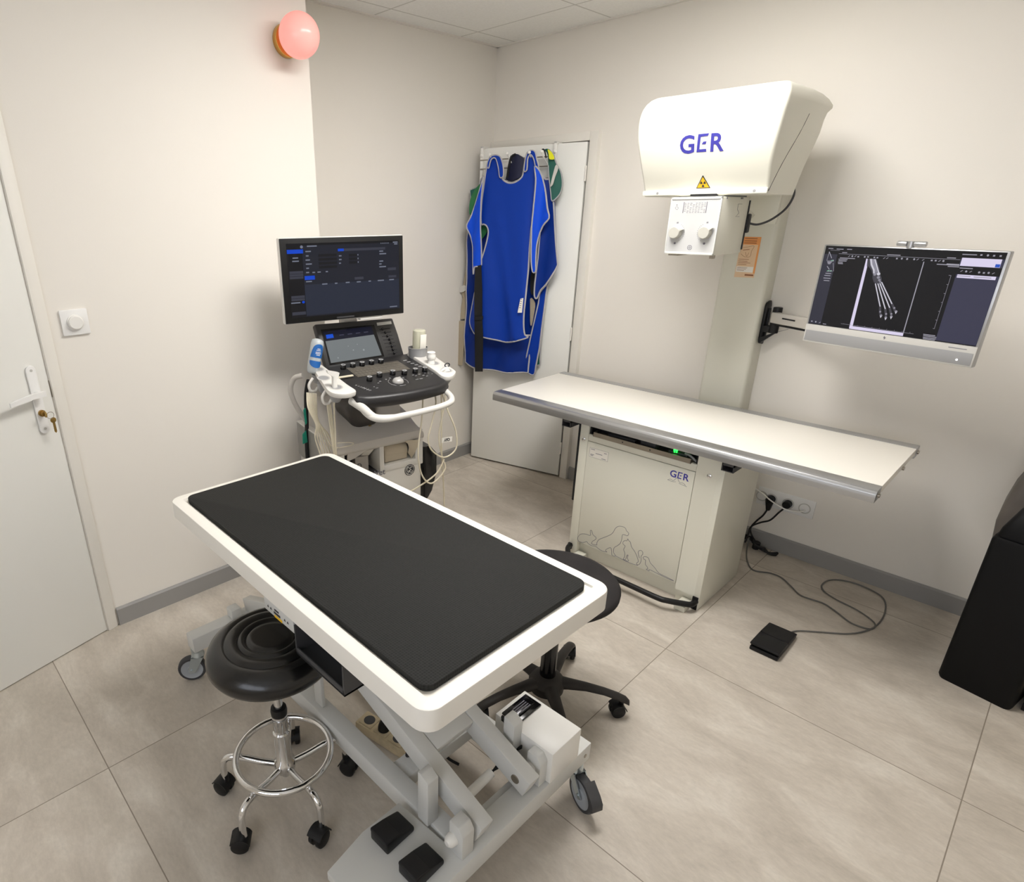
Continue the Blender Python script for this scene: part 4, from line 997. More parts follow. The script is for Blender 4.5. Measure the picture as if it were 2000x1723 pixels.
for p in ([(0.435, 0.681), (0.444, 0.752), (0.455, 0.796)], [(0.469, 0.703), (0.482, 0.77), (0.486, 0.815)], [(0.492, 0.683), (0.512, 0.763), (0.516, 0.795)], [(0.499, 0.636), (0.519, 0.69), (0.535, 0.728)]):
    sline(p, 0.012, 9, 3); u, v = p[2]; u1, v1 = p[1]
    for (q, w_, k) in ((v1 - 0.01, 0.011, 8), (v - 0.01, 0.014, 8)):
        uu = u1 if q < v1 else u
        spoly([(uu + w_ * 0.56 * cos(t), q + w_ * sin(t)) for t in [2 * pi * i / 10 for i in range(10)]], k, 4)
    spoly([(u - 0.006, v - 0.006), (u + 0.006, v - 0.006), (u + 0.001, v + 0.022)], 7, 5)
sline([(0.03, 0.072), (0.027, 0.182), (0.072, 0.186)], 0.0025, 4); sline([(0.03, 0.072), (0.056, 0.15)], 0.004, 4); sline([(0.073, 0.205), (0.089, 0.304), (0.043, 0.316)], 0.0025, 4); sline([(0.038, 0.25), (0.058, 0.29)], 0.004, 4); spoly([(0.03, 0.19), (0.065, 0.19), (0.055, 0.225), (0.04, 0.225)], 8, 2)
for (u, v) in ((0.058, 0.179), (0.067, 0.178), (0.05, 0.306), (0.062, 0.306), (0.073, 0.306)): sq(u - 0.004, v - 0.005, u + 0.004, v + 0.005, 6, 3)
for (u, v, w) in [(0.158,0.14,0.097),(0.132,0.157,0.058),(0.131,0.175,0.052),(0.119,0.194,0.032),(0.122,0.209,0.032),(0.058,0.339,0.039),(0.055,0.366,0.042),(0.056,0.399,0.048),(0.057,0.429,0.039),(0.761,0.144,0.065),(0.737,0.153,0.116),(0.767,0.169,0.058),(0.752,0.941,0.065),(0.757,0.957,0.071),(0.758,0.975,0.071),(0.757,0.99,0.065),(0.097,0.035,0.045),(0.036,0.032,0.032),(0.158,0.033,0.032),(0.132,0.074,0.032),(0.432,0.076,0.077),(0.744,0.078,0.045),(0.828,0.035,0.071),(0.832,0.179,0.065),(0.114,0.979,0.023),(0.833,0.263,0.065),(0.923,0.265,0.084)]: sq(u - w / 2, v - 0.0045, u + w / 2, v + 0.0045, 4, 3)
for (u, v) in [(0.166,0.114),(0.186,0.113),(0.205,0.111),(0.224,0.115),(0.264,0.113),(0.284,0.112),(0.323,0.114),(0.341,0.115),(0.382,0.116),(0.4,0.115),(0.455,0.114),(0.483,0.112),(0.513,0.113),(0.552,0.112),(0.571,0.112),(0.601,0.114),(0.647,0.115),(0.668,0.115),(0.688,0.116),(0.708,0.115),(0.814,0.21),(0.837,0.212),(0.859,0.212),(0.9,0.214),(0.923,0.216),(0.945,0.213),(0.967,0.215),(0.023,0.965),(0.051,0.966),(0.079,0.969),(0.884,0.034),(0.915,0.035),(0.944,0.036),(0.974,0.036),(0.058,0.179),(0.069,0.178),(0.056,0.307),(0.071,0.306)]:
    r = 0.011; k = int(u * 1000) % 3
    if k == 0: spoly([(u + r * 0.5 * cos(t), v + r * sin(t)) for t in [2 * pi * i / 10 for i in range(10)]], 4, 3)
    elif k == 1: sline([(u - 0.005, v + 0.008), (u + 0.005, v - 0.008)], 0.003, 4, 3); 
    else: sq(u - 0.005, v - 0.008, u + 0.005, v + 0.008, 4, 3)
m.build('screen', dm, mon, flat=True)

# ---- wired foot pedal
fpd = thing('foot_switch', 'small black foot pedal with long grey lead on the floor beside the x-ray base', 'foot pedal', (0.27, 0.34, 0))
m = MB(); m.box((0.220, 0.238, 0.0), (0.322, 0.445, 0.018), 0.004); m.build('pedal_base', BLACKP, fpd)
m = MB(); m.prism([(0.236, 0.026), (0.338, 0.022), (0.338, 0.033), (0.236, 0.036)], O=(0.2185, 0, 0), u=(0, 1, 0), v=(0, 0, 1), w=(0.105, 0, 0), bev=0.004)
tr_ = m.build('pedal_tread', BLACKP, fpd)
m = MB(); m.prism([(0.338, 0.016), (0.444, 0.014), (0.444, 0.022), (0.338, 0.034)], O=(0.2185, 0, 0), u=(0, 1, 0), v=(0, 0, 1), w=(0.105, 0, 0), bev=0.004); m.build('pedal_cover', BLACKP, fpd)
CAB = [[0.29,0.44],[0.311,0.491],[0.372,0.548],[0.446,0.612],[0.487,0.67],[0.514,0.742],[0.523,0.838],[0.513,0.943],[0.487,1.018],[0.442,1.05],[0.376,1.062],[0.318,1.045],[0.281,1.0],[0.273,0.934],[0.297,0.885],[0.352,0.855],[0.423,0.837],[0.476,0.811],[0.511,0.778],[0.515,0.739],[0.498,0.717],[0.443,0.712],[0.387,0.748],[0.358,0.766],[0.317,0.782],[0.237,0.775],[0.184,0.819],[0.128,0.865],[0.078,0.87],[0.011,0.839],[-0.039,0.902],[-0.08,1.0]]
MB().tube([(x, y, 0.0042) for x, y in CAB[:-1]] + [(CAB[-1][0], CAB[-1][1], 0.0042), (-0.10, 1.06, 0.05)], 0.0031, 8, sub=5).build('lead', LEAD, fpd)

# ---- wall socket strip
sk = thing('wall_socket', 'white quadruple wall socket strip low on the wall behind the x-ray table', 'socket', (0.006, YR, 0.267))
MB().box((-0.122, YR - 0.008, 0.222), (0.133, YR + 0.001, 0.313), 0.003).build('socket_plate', WHITEB, sk)
for x in (-0.118, -0.055, 0.020, 0.092):
    MB().lathe([(0.026, 0.0), (0.026, 0.0025), (0.022, 0.003), (0.020, -0.006), (0, -0.006)], (x if x > -0.11 else -0.1, YR - 0.008, 0.267), (0, -1, 0), 28).build('socket_outlet', GREYL, sk)
for k, (x, dx) in enumerate(((-0.055, 0), (0.020, 1))):
    t = thing('power_plug', ('black angled plug in the left visible wall socket behind the x-ray table', 'black round plug in the middle wall socket behind the x-ray table')[k], 'plug', (x, YR - 0.008, 0.267))
    m = MB(); m.lathe([(0, 0.034), (0.012, 0.034), (0.018, 0.028), (0.0195, 0.0), (0, 0)], (x, YR - 0.009, 0.267), (0, -1, 0), 24)
    if k == 0: m.prism([(-0.018, 0), (0.018, 0), (0.010, -0.05), (-0.006, -0.05)], O=(x, YR - 0.04, 0.262), u=(1, 0, 0), v=(0, 0, 1), w=(0, 0.02, 0), bev=0.004)
    m.build('plug_body', BLACKP, t)
    p = [(x, YR - 0.032, 0.218), (x - 0.012, YR - 0.04, 0.18), (-0.09, YR - 0.04, 0.14), (-0.108, YR - 0.04, 0.095), (-0.098, YR - 0.04, 0.06), (-0.07, YR - 0.045, 0.03)] if k == 0 else [(x, YR - 0.036, 0.257), (0.0, YR - 0.045, 0.225), (-0.03, YR - 0.042, 0.17), (-0.07, YR - 0.04, 0.14), (-0.105, YR - 0.045, 0.105), (-0.11, YR - 0.05, 0.06), (-0.11, YR - 0.07, 0.02)]
    MB().tube(p, 0.0042, 8).build('power_lead', BLACKM, t)
wc = thing('white_cable', 'thin white cable drooping across the wall sockets behind the x-ray table', 'cable', (0.09, YR - 0.01, 0.26))
m = MB(); m.tube([(-0.13, YR - 0.05, 0.315), (-0.09, YR - 0.052, 0.30), (-0.04, YR - 0.055, 0.275), (0.02, YR - 0.055, 0.255), (0.07, YR - 0.04, 0.252), (0.094, YR - 0.012, 0.258)], 0.0033, 8); m.cyl((0.094, YR - 0.02, 0.258), (0.094, YR - 0.006, 0.258), 0.005, n=12)
m.build('cable', WHITEP, wc)
bn = MB(); random.seed(3)
for k in range(5):
    o_ = 0.006 * k
    bn.tube([(-0.135, 1.09 - o_, 0.045 - 0.005 * k), (-0.10, 1.075 + 0.004 * k, 0.04), (-0.06, 1.06 - o_, 0.018 + 0.004 * k), (-0.02, 1.05, 0.012 + 0.003 * k), (0.01, 1.055 - o_, 0.008 + 0.002 * k), (0.035, 1.085 - o_, 0.0065)], 0.0058, 8)
bn.cyl((-0.062, 1.06, 0.004), (-0.058, 1.058, 0.04), 0.016)
tag(bn.build('cord_bundle', BLACKM), 'tied bundle of black cords on the floor by the skirting behind the x-ray base', 'cable', (-0.06, 1.06, 0))

# ---- black bin, grey case and beige cabinet at the right edge
FB = frame((0.743, 0.585, 0), (0.982, -0.186, 0), (0.186, 0.982, 0), (0, 0, 1))
bi = thing('waste_bin', 'tall black bin with a lidded top standing at the right edge', 'bin', (0.743, 0.585, 0), math.atan2(-0.186, 0.982))
m = MB(FB)
m.loft([rr3(0.004, 0.004, 0.206, 0.25, 0.02, 0.0, 5), rr3(0, 0, 0.21, 0.255, 0.02, 0.012, 5), rr3(0.0, 0.0, 0.214, 0.256, 0.02, 0.575, 5), rr3(0.004, 0.004, 0.21, 0.252, 0.02, 0.588, 5)]); m.build('bin_body', BINB, bi)
m = MB(FB); m.loft([rr3(0.008, 0.010, 0.206, 0.248, 0.018, 0.590, 5), rr3(0.012, 0.012, 0.204, 0.246, 0.02, 0.618, 5), rr3(0.035, 0.03, 0.20, 0.23, 0.03, 0.69, 5), rr3(0.05, 0.045, 0.19, 0.215, 0.03, 0.702, 5)]); m.build('bin_lid', BINB, bi)
FG = M.Translation((0.735, 0.90, 0))
gc = thing('grey_case', 'grey brown upright soft case standing against the wall behind the black bin', 'case', (0.735, 0.90, 0))
m = MB(FG); m.loft([rr3(0.075, 0, 0.19, 0.16, 0.03, 0.0, 5), rr3(0.05, 0, 0.20, 0.17, 0.03, 0.25, 5), rr3(0.010, 0, 0.20, 0.17, 0.03, 0.43, 5), rr3(0.0, 0.0, 0.20, 0.17, 0.03, 0.52, 5), rr3(0.002, 0.0, 0.20, 0.17, 0.03, 0.58, 5), rr3(0.012, 0.005, 0.195, 0.165, 0.03, 0.66, 5), rr3(0.028, 0.012, 0.185, 0.155, 0.03, 0.72, 5), rr3(0.06, 0.03, 0.17, 0.14, 0.03, 0.755, 5)]); m.build('case_body', BAGGREY, gc, 60)
m = MB(FG); m.tube([(0.08, 0.085, 0.745), (0.09, 0.085, 0.785), (0.135, 0.085, 0.785), (0.145, 0.085, 0.745)], 0.008, 8); m.build('carry_handle', BLACKP, gc)
bc = thing('low_cabinet', 'beige low cabinet with dark plinth just inside the right edge beyond the black bin', 'cabinet', FB @ V((0.46, 0.25, 0)), math.atan2(-0.186, 0.982))
m = MB(FB); m.box((0.224, 0.063, 0.03), (0.70, 0.46, 0.52), 0.003); m.build('carcass', BEIGE, bc)
m = MB(FB); m.box((0.226, 0.055, 0.035), (0.458, 0.063, 0.515), 0.002); m.build('cabinet_door', BEIGE, bc); m = MB(FB); m.box((0.466, 0.055, 0.035), (0.698, 0.063, 0.515), 0.002); m.build('cabinet_door', BEIGE, bc)
MB(FB).box((0.224, 0.05, 0.0), (0.70, 0.455, 0.03)).build('plinth', BLACKM, bc)

# ================================================================== APRONS ON THE CLOSET DOOR
APR = {
'body':(0.13,[(0.432,1.775),(0.413,1.753),(0.385,1.743),(0.354,1.745),(0.326,1.758),(0.307,1.779),(0.301,1.829),(0.292,1.879),(0.28,1.893),(0.263,1.898),(0.25,1.888),(0.237,1.862),(0.221,1.797),(0.223,1.702),(0.229,1.612),(0.239,1.505),(0.24,1.41),(0.238,1.29),(0.242,1.124),(0.244,1.039),(0.241,0.97),(0.231,0.918),(0.214,0.903),(0.291,0.875),(0.363,0.855),(0.439,0.866),(0.512,0.879),(0.569,0.885),(0.601,0.905),(0.627,0.94),(0.625,0.991),(0.602,1.074),(0.583,1.137),(0.561,1.225),(0.544,1.307),(0.527,1.362),(0.51,1.429),(0.502,1.486),(0.514,1.518),(0.533,1.528),(0.548,1.53),(0.553,1.599),(0.549,1.678),(0.537,1.778),(0.528,1.838),(0.513,1.875),(0.488,1.886),(0.462,1.882),(0.443,1.868),(0.431,1.834)]),
'wingL':(0.15,[(0.531,1.777),(0.55,1.724),(0.586,1.646),(0.617,1.567),(0.637,1.518),(0.619,1.469),(0.597,1.403),(0.587,1.32),(0.578,1.248),(0.572,1.291),(0.534,1.303),(0.536,1.405),(0.541,1.494),(0.543,1.567),(0.541,1.662),(0.535,1.739)]),
'wingR':(0.15,[(0.226,1.818),(0.2,1.795),(0.176,1.729),(0.157,1.67),(0.139,1.611),(0.125,1.561),(0.162,1.521),(0.185,1.475),(0.196,1.412),(0.195,1.333),(0.19,1.285),(0.2,1.273),(0.211,1.283),(0.219,1.332),(0.222,1.412),(0.224,1.505),(0.222,1.566),(0.217,1.679),(0.216,1.76)]),
'strapL':(0.145,[(0.481,1.885),(0.455,1.882),(0.436,1.867),(0.422,1.833),(0.416,1.796),(0.42,1.774),(0.438,1.774),(0.448,1.819),(0.463,1.861),(0.48,1.873),(0.498,1.863),(0.51,1.822),(0.52,1.837),(0.506,1.874)]),
'strapR':(0.145,[(0.284,1.882),(0.271,1.895),(0.254,1.898),(0.238,1.886),(0.226,1.857),(0.21,1.81),(0.224,1.804),(0.239,1.851),(0.255,1.873),(0.268,1.877),(0.277,1.856),(0.278,1.806),(0.293,1.799),(0.291,1.842)]),
'back_right':(0.09,[(0.223,1.766),(0.188,1.757),(0.165,1.751),(0.15,1.686),(0.135,1.626),(0.11,1.489),(0.083,1.341),(0.082,1.309),(0.104,1.264),(0.144,1.205),(0.178,1.17),(0.197,1.124),(0.212,1.139),(0.213,1.214),(0.205,1.345),(0.201,1.48),(0.214,1.642)]),
'back_left':(0.07,[(0.598,1.751),(0.565,1.765),(0.538,1.484),(0.537,1.23),(0.564,0.886),(0.223,0.901),(0.231,0.81),(0.227,0.674),(0.346,0.661),(0.418,0.658),(0.555,0.656),(0.632,0.662),(0.671,0.677),(0.679,0.701),(0.679,0.856),(0.673,1.006),(0.668,1.135),(0.662,1.224),(0.674,1.398),(0.663,1.483),(0.613,1.566),(0.591,1.687)]),
'third':(0.05,[(0.193,1.152),(0.155,1.197),(0.156,1.146),(0.162,0.992),(0.169,0.831),(0.185,0.72),(0.195,0.661),(0.235,0.667),(0.256,0.692),(0.258,0.72),(0.237,0.842),(0.214,0.987),(0.198,1.093)]),
'third_full':(0.04,[(0.517,1.742),(0.208,1.748),(0.147,1.642),(0.103,1.329),(0.155,1.196),(0.173,0.829),(0.191,0.754),(0.223,0.713),(0.465,0.683),(0.579,0.861),(0.564,1.483)]),
'green_back':(0.03,[(0.643,1.729),(0.208,1.703),(0.167,1.407),(0.168,1.075),(0.174,0.854),(0.172,0.755),(0.198,0.714),(0.472,0.718),(0.588,0.952),(0.602,1.432),(0.681,1.583),(0.676,1.665)]),
'green_loop':(0.1,[(0.568,1.749),(0.596,1.73),(0.619,1.703),(0.638,1.664),(0.645,1.623),(0.641,1.579),(0.626,1.599),(0.612,1.631),(0.59,1.687),(0.567,1.726)]),
'green_peek':(0.1,[(0.568,1.522),(0.549,1.522),(0.531,1.508),(0.528,1.489),(0.542,1.464),(0.563,1.45)]),
'collar_navy':(0.1,[(0.428,1.768),(0.412,1.805),(0.408,1.872),(0.398,1.884),(0.367,1.889),(0.34,1.879),(0.316,1.859),(0.315,1.794),(0.326,1.776),(0.351,1.762),(0.395,1.752)]),
'collar_green':(0.08,[(0.204,1.9),(0.187,1.905),(0.165,1.891),(0.146,1.861),(0.128,1.825),(0.109,1.795),(0.097,1.751),(0.096,1.707),(0.109,1.674),(0.14,1.647),(0.15,1.686),(0.157,1.723),(0.165,1.761),(0.172,1.805),(0.179,1.863),(0.19,1.888)]),
'collar_grey':(0.085,[(0.128,1.824),(0.114,1.806),(0.127,1.766),(0.137,1.73),(0.149,1.719),(0.147,1.745),(0.138,1.789)]),
'tag_yellow':(0.09,[(0.176,1.899),(0.157,1.889),(0.14,1.867),(0.137,1.851),(0.162,1.853),(0.168,1.876)]),
'belt':(0.16,[(0.568,1.294),(0.528,1.304),(0.515,1.153),(0.506,0.995),(0.498,0.888),(0.491,0.665),(0.545,0.658),(0.559,0.982),(0.569,1.15)]),
'buckle_black':(0.17,[(0.557,1.001),(0.5,1.01),(0.499,0.988),(0.556,0.978)]),
'strap_beige':(0.05,[(0.72,1.131),(0.692,1.14),(0.687,1.04),(0.687,0.961),(0.723,0.953),(0.717,1.038),(0.708,1.094)]),
'strap_beige2':(0.06,[(0.731,0.944),(0.682,0.951),(0.686,0.805),(0.693,0.658),(0.733,0.657),(0.734,0.8)]),
'buckle':(0.065,[(0.727,1.153),(0.695,1.169),(0.68,1.162),(0.682,1.138),(0.722,1.124)]),
'care_tag':(0.14,[(0.26,1.128),(0.244,1.132),(0.246,1.049),(0.272,1.047)]),
'strap_blk_right':(0.07,[(0.247,1.265),(0.226,1.265),(0.222,1.212),(0.221,1.144),(0.241,1.152),(0.249,1.21)]),
'strap_grey_right':(0.06,[(0.247,1.116),(0.214,1.093),(0.217,1.023),(0.227,0.961),(0.238,0.986)]),
'green_right':(0.08,[(0.309,1.739),(0.278,1.748),(0.284,1.7),(0.31,1.696)]),
'strap_left_thin':(0.055,[(0.683,1.406),(0.664,1.406),(0.663,1.311),(0.684,1.222),(0.69,1.166),(0.703,1.165),(0.692,1.239),(0.674,1.328)]),
}
def PW(s, z, off): return DH + DD * s + V((0, 0, z)) + DN * off
def inside(p, poly):
    c = False; n = len(poly)
    for i in range(n):
        a, b_ = poly[i], poly[(i + 1) % n]
        if (a[1] > p[1]) != (b_[1] > p[1]) and p[0] < (b_[0] - a[0]) * (p[1] - a[1]) / (b_[1] - a[1]) + a[0]: c = not c
    return c
def smooth_poly(P, sub=3):
    Q = []; m = len(P)
    for i in range(m):
        a, b_, c, d = [V((*P[j % m], 0)) for j in (i - 1, i, i + 1, i + 2)]
        sharp = (c - b_).length > 0.09
        for k in range(sub):
            u = k / sub
            if sharp: q = b_ + (c - b_) * u
            else: q = 0.5 * ((2 * b_) + (c - a) * u + (2 * a - 5 * b_ + 4 * c - d) * u * u + (3 * b_ - a - 3 * c + d) * u ** 3)
            Q.append((q.x, q.y))
    return Q
def cloth(mb, key, fold=None, thick=0.008, step=0.018, off=None, sub=3, mi=0):
    o, P = APR[key]; o = o if off is None else off
    P = smooth_poly(P, sub)
    pts = [V(p) for p in P]; n = len(pts)
    x0, x1 = min(p[0] for p in P), max(p[0] for p in P); z0, z1 = min(p[1] for p in P), max(p[1] for p in P)
    zz = z0 + step / 2
    while zz < z1:
        xx = x0 + step / 2
        while xx < x1:
            if inside((xx, zz), P) and min((V((xx, zz)) - q).length for q in pts) > step * 0.45: pts.append(V((xx, zz)))
            xx += step
        zz += step
    vs, es, fs, *_ = delaunay_2d_cdt(pts, [(i, (i + 1) % n) for i in range(n)], [], 1, 1e-6)
    fold = fold or (lambda s, z: 0.0)
    t = bmesh.new(); F_ = []; B_ = []
    for v in vs:
        d = fold(v.x, v.y)
        F_.append(t.verts.new(PW(v.x, v.y, o + d))); B_.append(t.verts.new(PW(v.x, v.y, o + d - thick)))
    cnt = {}
    for f in fs:
        t.faces.new([F_[i] for i in f]); t.faces.new([B_[i] for i in f][::-1])
        for i in range(len(f)):
            e = (f[i], f[(i + 1) % len(f)]); cnt[tuple(sorted(e))] = cnt.get(tuple(sorted(e)), []) + [e]
    for e in cnt.values():
        if len(e) == 1: t.faces.new((F_[e[0][0]], F_[e[0][1]], B_[e[0][1]], B_[e[0][0]]))
    bmesh.ops.recalc_face_normals(t, faces=t.faces)
    mb._add(t, mi)
    return P, o, fold
def piping(P, o, fold, r=0.0052, closed=True, thick=0.008):
    return MB().tube([PW(s, z, o + fold(s, z) - thick * 0.35) for s, z in P], r, 6, closed, 1)

# over-door rack
rk = thing('door_hook_rack', 'white over-door hanging rack with wire bars on the closet door', 'coat rack', PW(0.39, 1.94, 0.0))
m = MB(F2)
for s in (0.615, 0.17):
    m.box((s - 0.009, -0.040, 1.934), (s + 0.009, 0.03, 1.944), 0.002); m.box((s - 0.009, 0.022, 1.70), (s + 0.009, 0.03, 1.944), 0.002); m.box((s - 0.009, -0.042, 1.90), (s + 0.009, -0.038, 1.944)); m.sph((s, 0.034, 1.895), 0.009, n=12)
m.build('door_hook', WHITEP, rk)
m = MB(F2)
for z in (1.872, 1.825, 1.765): m.cyl((0.17, 0.034, z), (0.62, 0.034, z), 0.003, n=10)
m.build('wire_bar', STEEL, rk)
for s in (0.50, 0.395, 0.265, 0.195):
    m = MB(F2); m.tube([(s, 0.034, 1.825), (s, 0.06, 1.832), (s, 0.12, 1.862), (s, 0.15, 1.885)], 0.0035, 8); m.sph((s, 0.152, 1.888), 0.0085, n=12); m.build('peg', WHITEP, rk)

def fl_body(s, z):
    t = max(0.0, min(1.0, (1.75 - z) / 0.7))
    f = 0.020 * sin((s - 0.24) * 24 + 1.6 * (1.75 - z)) * t + 0.022 * math.exp(-((s - 0.40 + (1.35 - z) * 0.22) / 0.035) ** 2) * t
    f -= 0.35 * max(0, abs(s - 0.40) - 0.13) ** 1.3
    return f + 0.010 * math.exp(-((z - 1.18) / 0.1) ** 2 - ((s - 0.44) / 0.05) ** 2)
def fl_wing(s, z): return 0.012 * sin(s * 60 + z * 4) - 0.03 * max(0, 1.86 - z) * 0
def fl_back(s, z): return 0.014 * sin(s * 30 + z * 5) + 0.008 * sin(z * 19 + s * 6)
front = thing('lead_apron', 'frontmost bright blue lead apron with grey piping and a hanging black belt', 'apron', PW(0.42, 1.9, 0.13), 0, 'lead aprons on the closet door')
m = MB(); P, o, f = cloth(m, 'body', fl_body); bd = m.build('apron_body', BLUE, front, 60); piping(P, o, f).build('piping', PIPE, bd)
for key in ('wingL', 'wingR'):
    m = MB(); P, o, f = cloth(m, key, fl_wing); wg = m.build('shoulder_flap', BLUEB, front, 60); piping(P, o, f, 0.0045).build('piping', PIPE, wg)
for key in ('strapL', 'strapR'):
    m = MB(); P, o, f = cloth(m, key, lambda s, z: -0.25 * max(0, z - 1.86)); sp = m.build('shoulder_strap', BLUE, front, 60); piping(P, o, f, 0.004).build('piping', PIPE, sp)
m = MB(); cloth(m, 'belt', lambda s, z: 0.004 * sin(z * 14), 0.003, sub=1); cloth(m, 'buckle_black', None, 0.006, sub=1); m.build('belt', STRAPB, front)
m = MB(); P, o, f = cloth(m, 'care_tag', lambda s, z: fl_body(s, z) + 0.012, 0.001, sub=1); tg = m.build('care_tag', PAPER, front)
m = MB()
for k in range(5):
    zz = 1.125 - 0.012 * k; s_ = 0.252 + 0.001 * k
    m.bar(PW(s_ - 0.002, zz, 0.153 + fl_body(s_, zz)), PW(s_ + 0.008, zz, 0.153 + fl_body(s_, zz)), 0.001, 0.003)
m.build('tag_print', INK, tg)
second = thing('lead_apron', 'deep blue lead apron with beige side straps hanging behind the bright blue one', 'apron', PW(0.42, 1.85, 0.09), 0, 'lead aprons on the closet door')
m = MB(); P, o, f = cloth(m, 'back_left', fl_back); bk = m.build('apron_body', BLUED, second, 60); piping(P, o, f).build('piping', PIPE, bk)
m = MB(); P, o, f = cloth(m, 'back_right', lambda s, z: 0.010 * sin(s * 40 + z * 3)); bk = m.build('side_panel', BLUED, second, 60); piping(P, o, f).build('piping', PIPE, bk)
m = MB(); cloth(m, 'strap_beige', None, 0.003, sub=1); cloth(m, 'strap_beige2', None, 0.003, sub=1); cloth(m, 'strap_left_thin', None, 0.003); m.build('side_strap', STRAPC, second)
m = MB(); cloth(m, 'buckle', None, 0.01); m.build('buckle', GREYL, second)
m = MB(); cloth(m, 'strap_blk_right', None, 0.004); m.build('buckle_strap', STRAPB, second)
third = thing('lead_apron', 'blue lead apron of which only the long lower right edge shows', 'apron', PW(0.30, 1.8, 0.05), 0, 'lead aprons on the closet door')
m = MB(); P, o, f = cloth(m, 'third', lambda s, z: 0.006 * sin(z * 9), 0.006); t3 = m.build('side_panel', BLUE, third, 60); piping(P, o, f).build('piping', PIPE, t3)
m = MB(); cloth(m, 'third_full', lambda s, z: 0.006 * sin(s * 20), 0.006); m.build('apron_body', BLUED, third, 60)
m = MB(); cloth(m, 'strap_grey_right', None, 0.003); m.build('side_strap', STRAPC, third)
fourth = thing('lead_apron', 'dark green lead apron flat against the closet door behind the blue ones', 'apron', PW(0.40, 1.8, 0.03), 0, 'lead aprons on the closet door')
m = MB(); P, o, f = cloth(m, 'green_back', lambda s, z: 0.004 * sin(s * 22), 0.006); g4 = m.build('apron_body', GREEN, fourth, 60); piping(P, o, f, 0.0045).build('piping', PIPE, g4)
for key, d_ in (('green_loop', 0.01), ('green_peek', 0.0), ('green_right', 0.045)):
    m = MB(); cloth(m, key, lambda s, z: d_, 0.006); m.build('shoulder_flap', GREENL, fourth, 60)
nv = thing('thyroid_collar', 'navy padded neck collar hanging between the blue apron shoulder straps', 'collar', PW(0.36, 1.88, 0.09))
m = MB(); P, o, f = cloth(m, 'collar_navy', lambda s, z: 0.012 * sin((s - 0.3) * 40), 0.014); m.build('collar', NAVY, nv, 60)
m = MB(); m.tube([PW(0.405, 1.772, 0.118), PW(0.395, 1.83, 0.122), PW(0.385, 1.872, 0.122), PW(0.36, 1.886, 0.12)], 0.006, 8); m.build('collar_strap', STRAPB, nv)
gv = thing('thyroid_collar', 'green rounded neck collar with a neon yellow tag on the right end of the rack', 'collar', PW(0.18, 1.88, 0.08))
m = MB(); P, o, f = cloth(m, 'collar_green', lambda s, z: 0.02 * cos((s - 0.18) * 18), 0.012); c_ = m.build('collar', GREEN, gv, 60)
piping([p for p in P if p[0] < 0.175], o, f, 0.003, False, 0.0).build('piping', PIPE, c_)
m = MB(); cloth(m, 'collar_grey', lambda s, z: 0.025, 0.003); m.build('fastener_strip', GREYL, gv)
m = MB(); cloth(m, 'tag_yellow', lambda s, z: 0.03, 0.003); m.build('tag', YELLOW, gv)
m = MB(); m.tube([PW(0.222, 1.895, 0.09), PW(0.208, 1.902, 0.11), PW(0.195, 1.895, 0.115), PW(0.185, 1.86, 0.11)], 0.004, 8); m.build('hanging_loop', STRAPB, gv)

# ================================================================== ULTRASOUND MACHINE (local: right, back, up)
yw = R(10)
UF = frame((-0.93, -0.54, 0), (sin(yw), cos(yw), 0), (-cos(yw), sin(yw), 0), (0, 0, 1))
us = thing('ultrasound_machine', 'white wheeled ultrasound scanner with black control console and tilted flat screen on top', 'ultrasound machine', (-1.35, -0.47, 0))
CX = 0.06
def cz(y): return 0.925 + 0.15 * y
# base body: front face with two open compartments
def ring(x0, x1, y0, y1, z, r=0.03): return [(p[0], p[1], z) for p in rrect(x0, y0, x1, y1, r, 5)]
bx0, bx1, by0, by1 = -0.205, 0.222, 0.20, 0.62
m = MB(UF)
m.loft([ring(bx0 + 0.02, bx1 - 0.02, by0 + 0.02, by1, 0.13), ring(bx0, bx1, by0, by1, 0.16), ring(bx0, bx1, by0, by1, 0.545)])
m.box((bx0, by0, 0.54), (-0.165, by1, 0.70), 0.004); m.box((0.182, by0, 0.54), (bx1, by1, 0.70), 0.004); m.box((-0.0, by0, 0.54), (0.022, by1, 0.70), 0.003)
m.box((bx0, by0 + 0.16, 0.54), (bx1, by1, 0.70)); m.box((bx0, by0, 0.685), (bx1, by1, 0.705), 0.004); m.box((0.02, by0, 0.54), (0.19, by1, 0.572), 0.003)
body = m.build('base_body', USWHITE, us)
m = MB(UF); m.box((-0.165, by0 + 0.155, 0.546), (0.0, by0 + 0.158, 0.685)); m.box((0.022, by0 + 0.155, 0.572), (0.182, by0 + 0.158, 0.685)); m.box((-0.164, by0 + 0.01, 0.545), (-0.001, by0 + 0.155, 0.548))
m.build('compartment_lining', GREYD, body)
m = MB(UF); m.prism([(-0.163, 0.683), (-0.01, 0.676), (-0.06, 0.665), (-0.12, 0.640), (-0.155, 0.632), (-0.152, 0.665)], O=(0, by0 - 0.001, 0), u=(1, 0, 0), v=(0, 0, 1), w=(0, 0.006, 0)); m.build('compartment_flap', USGREY, body)
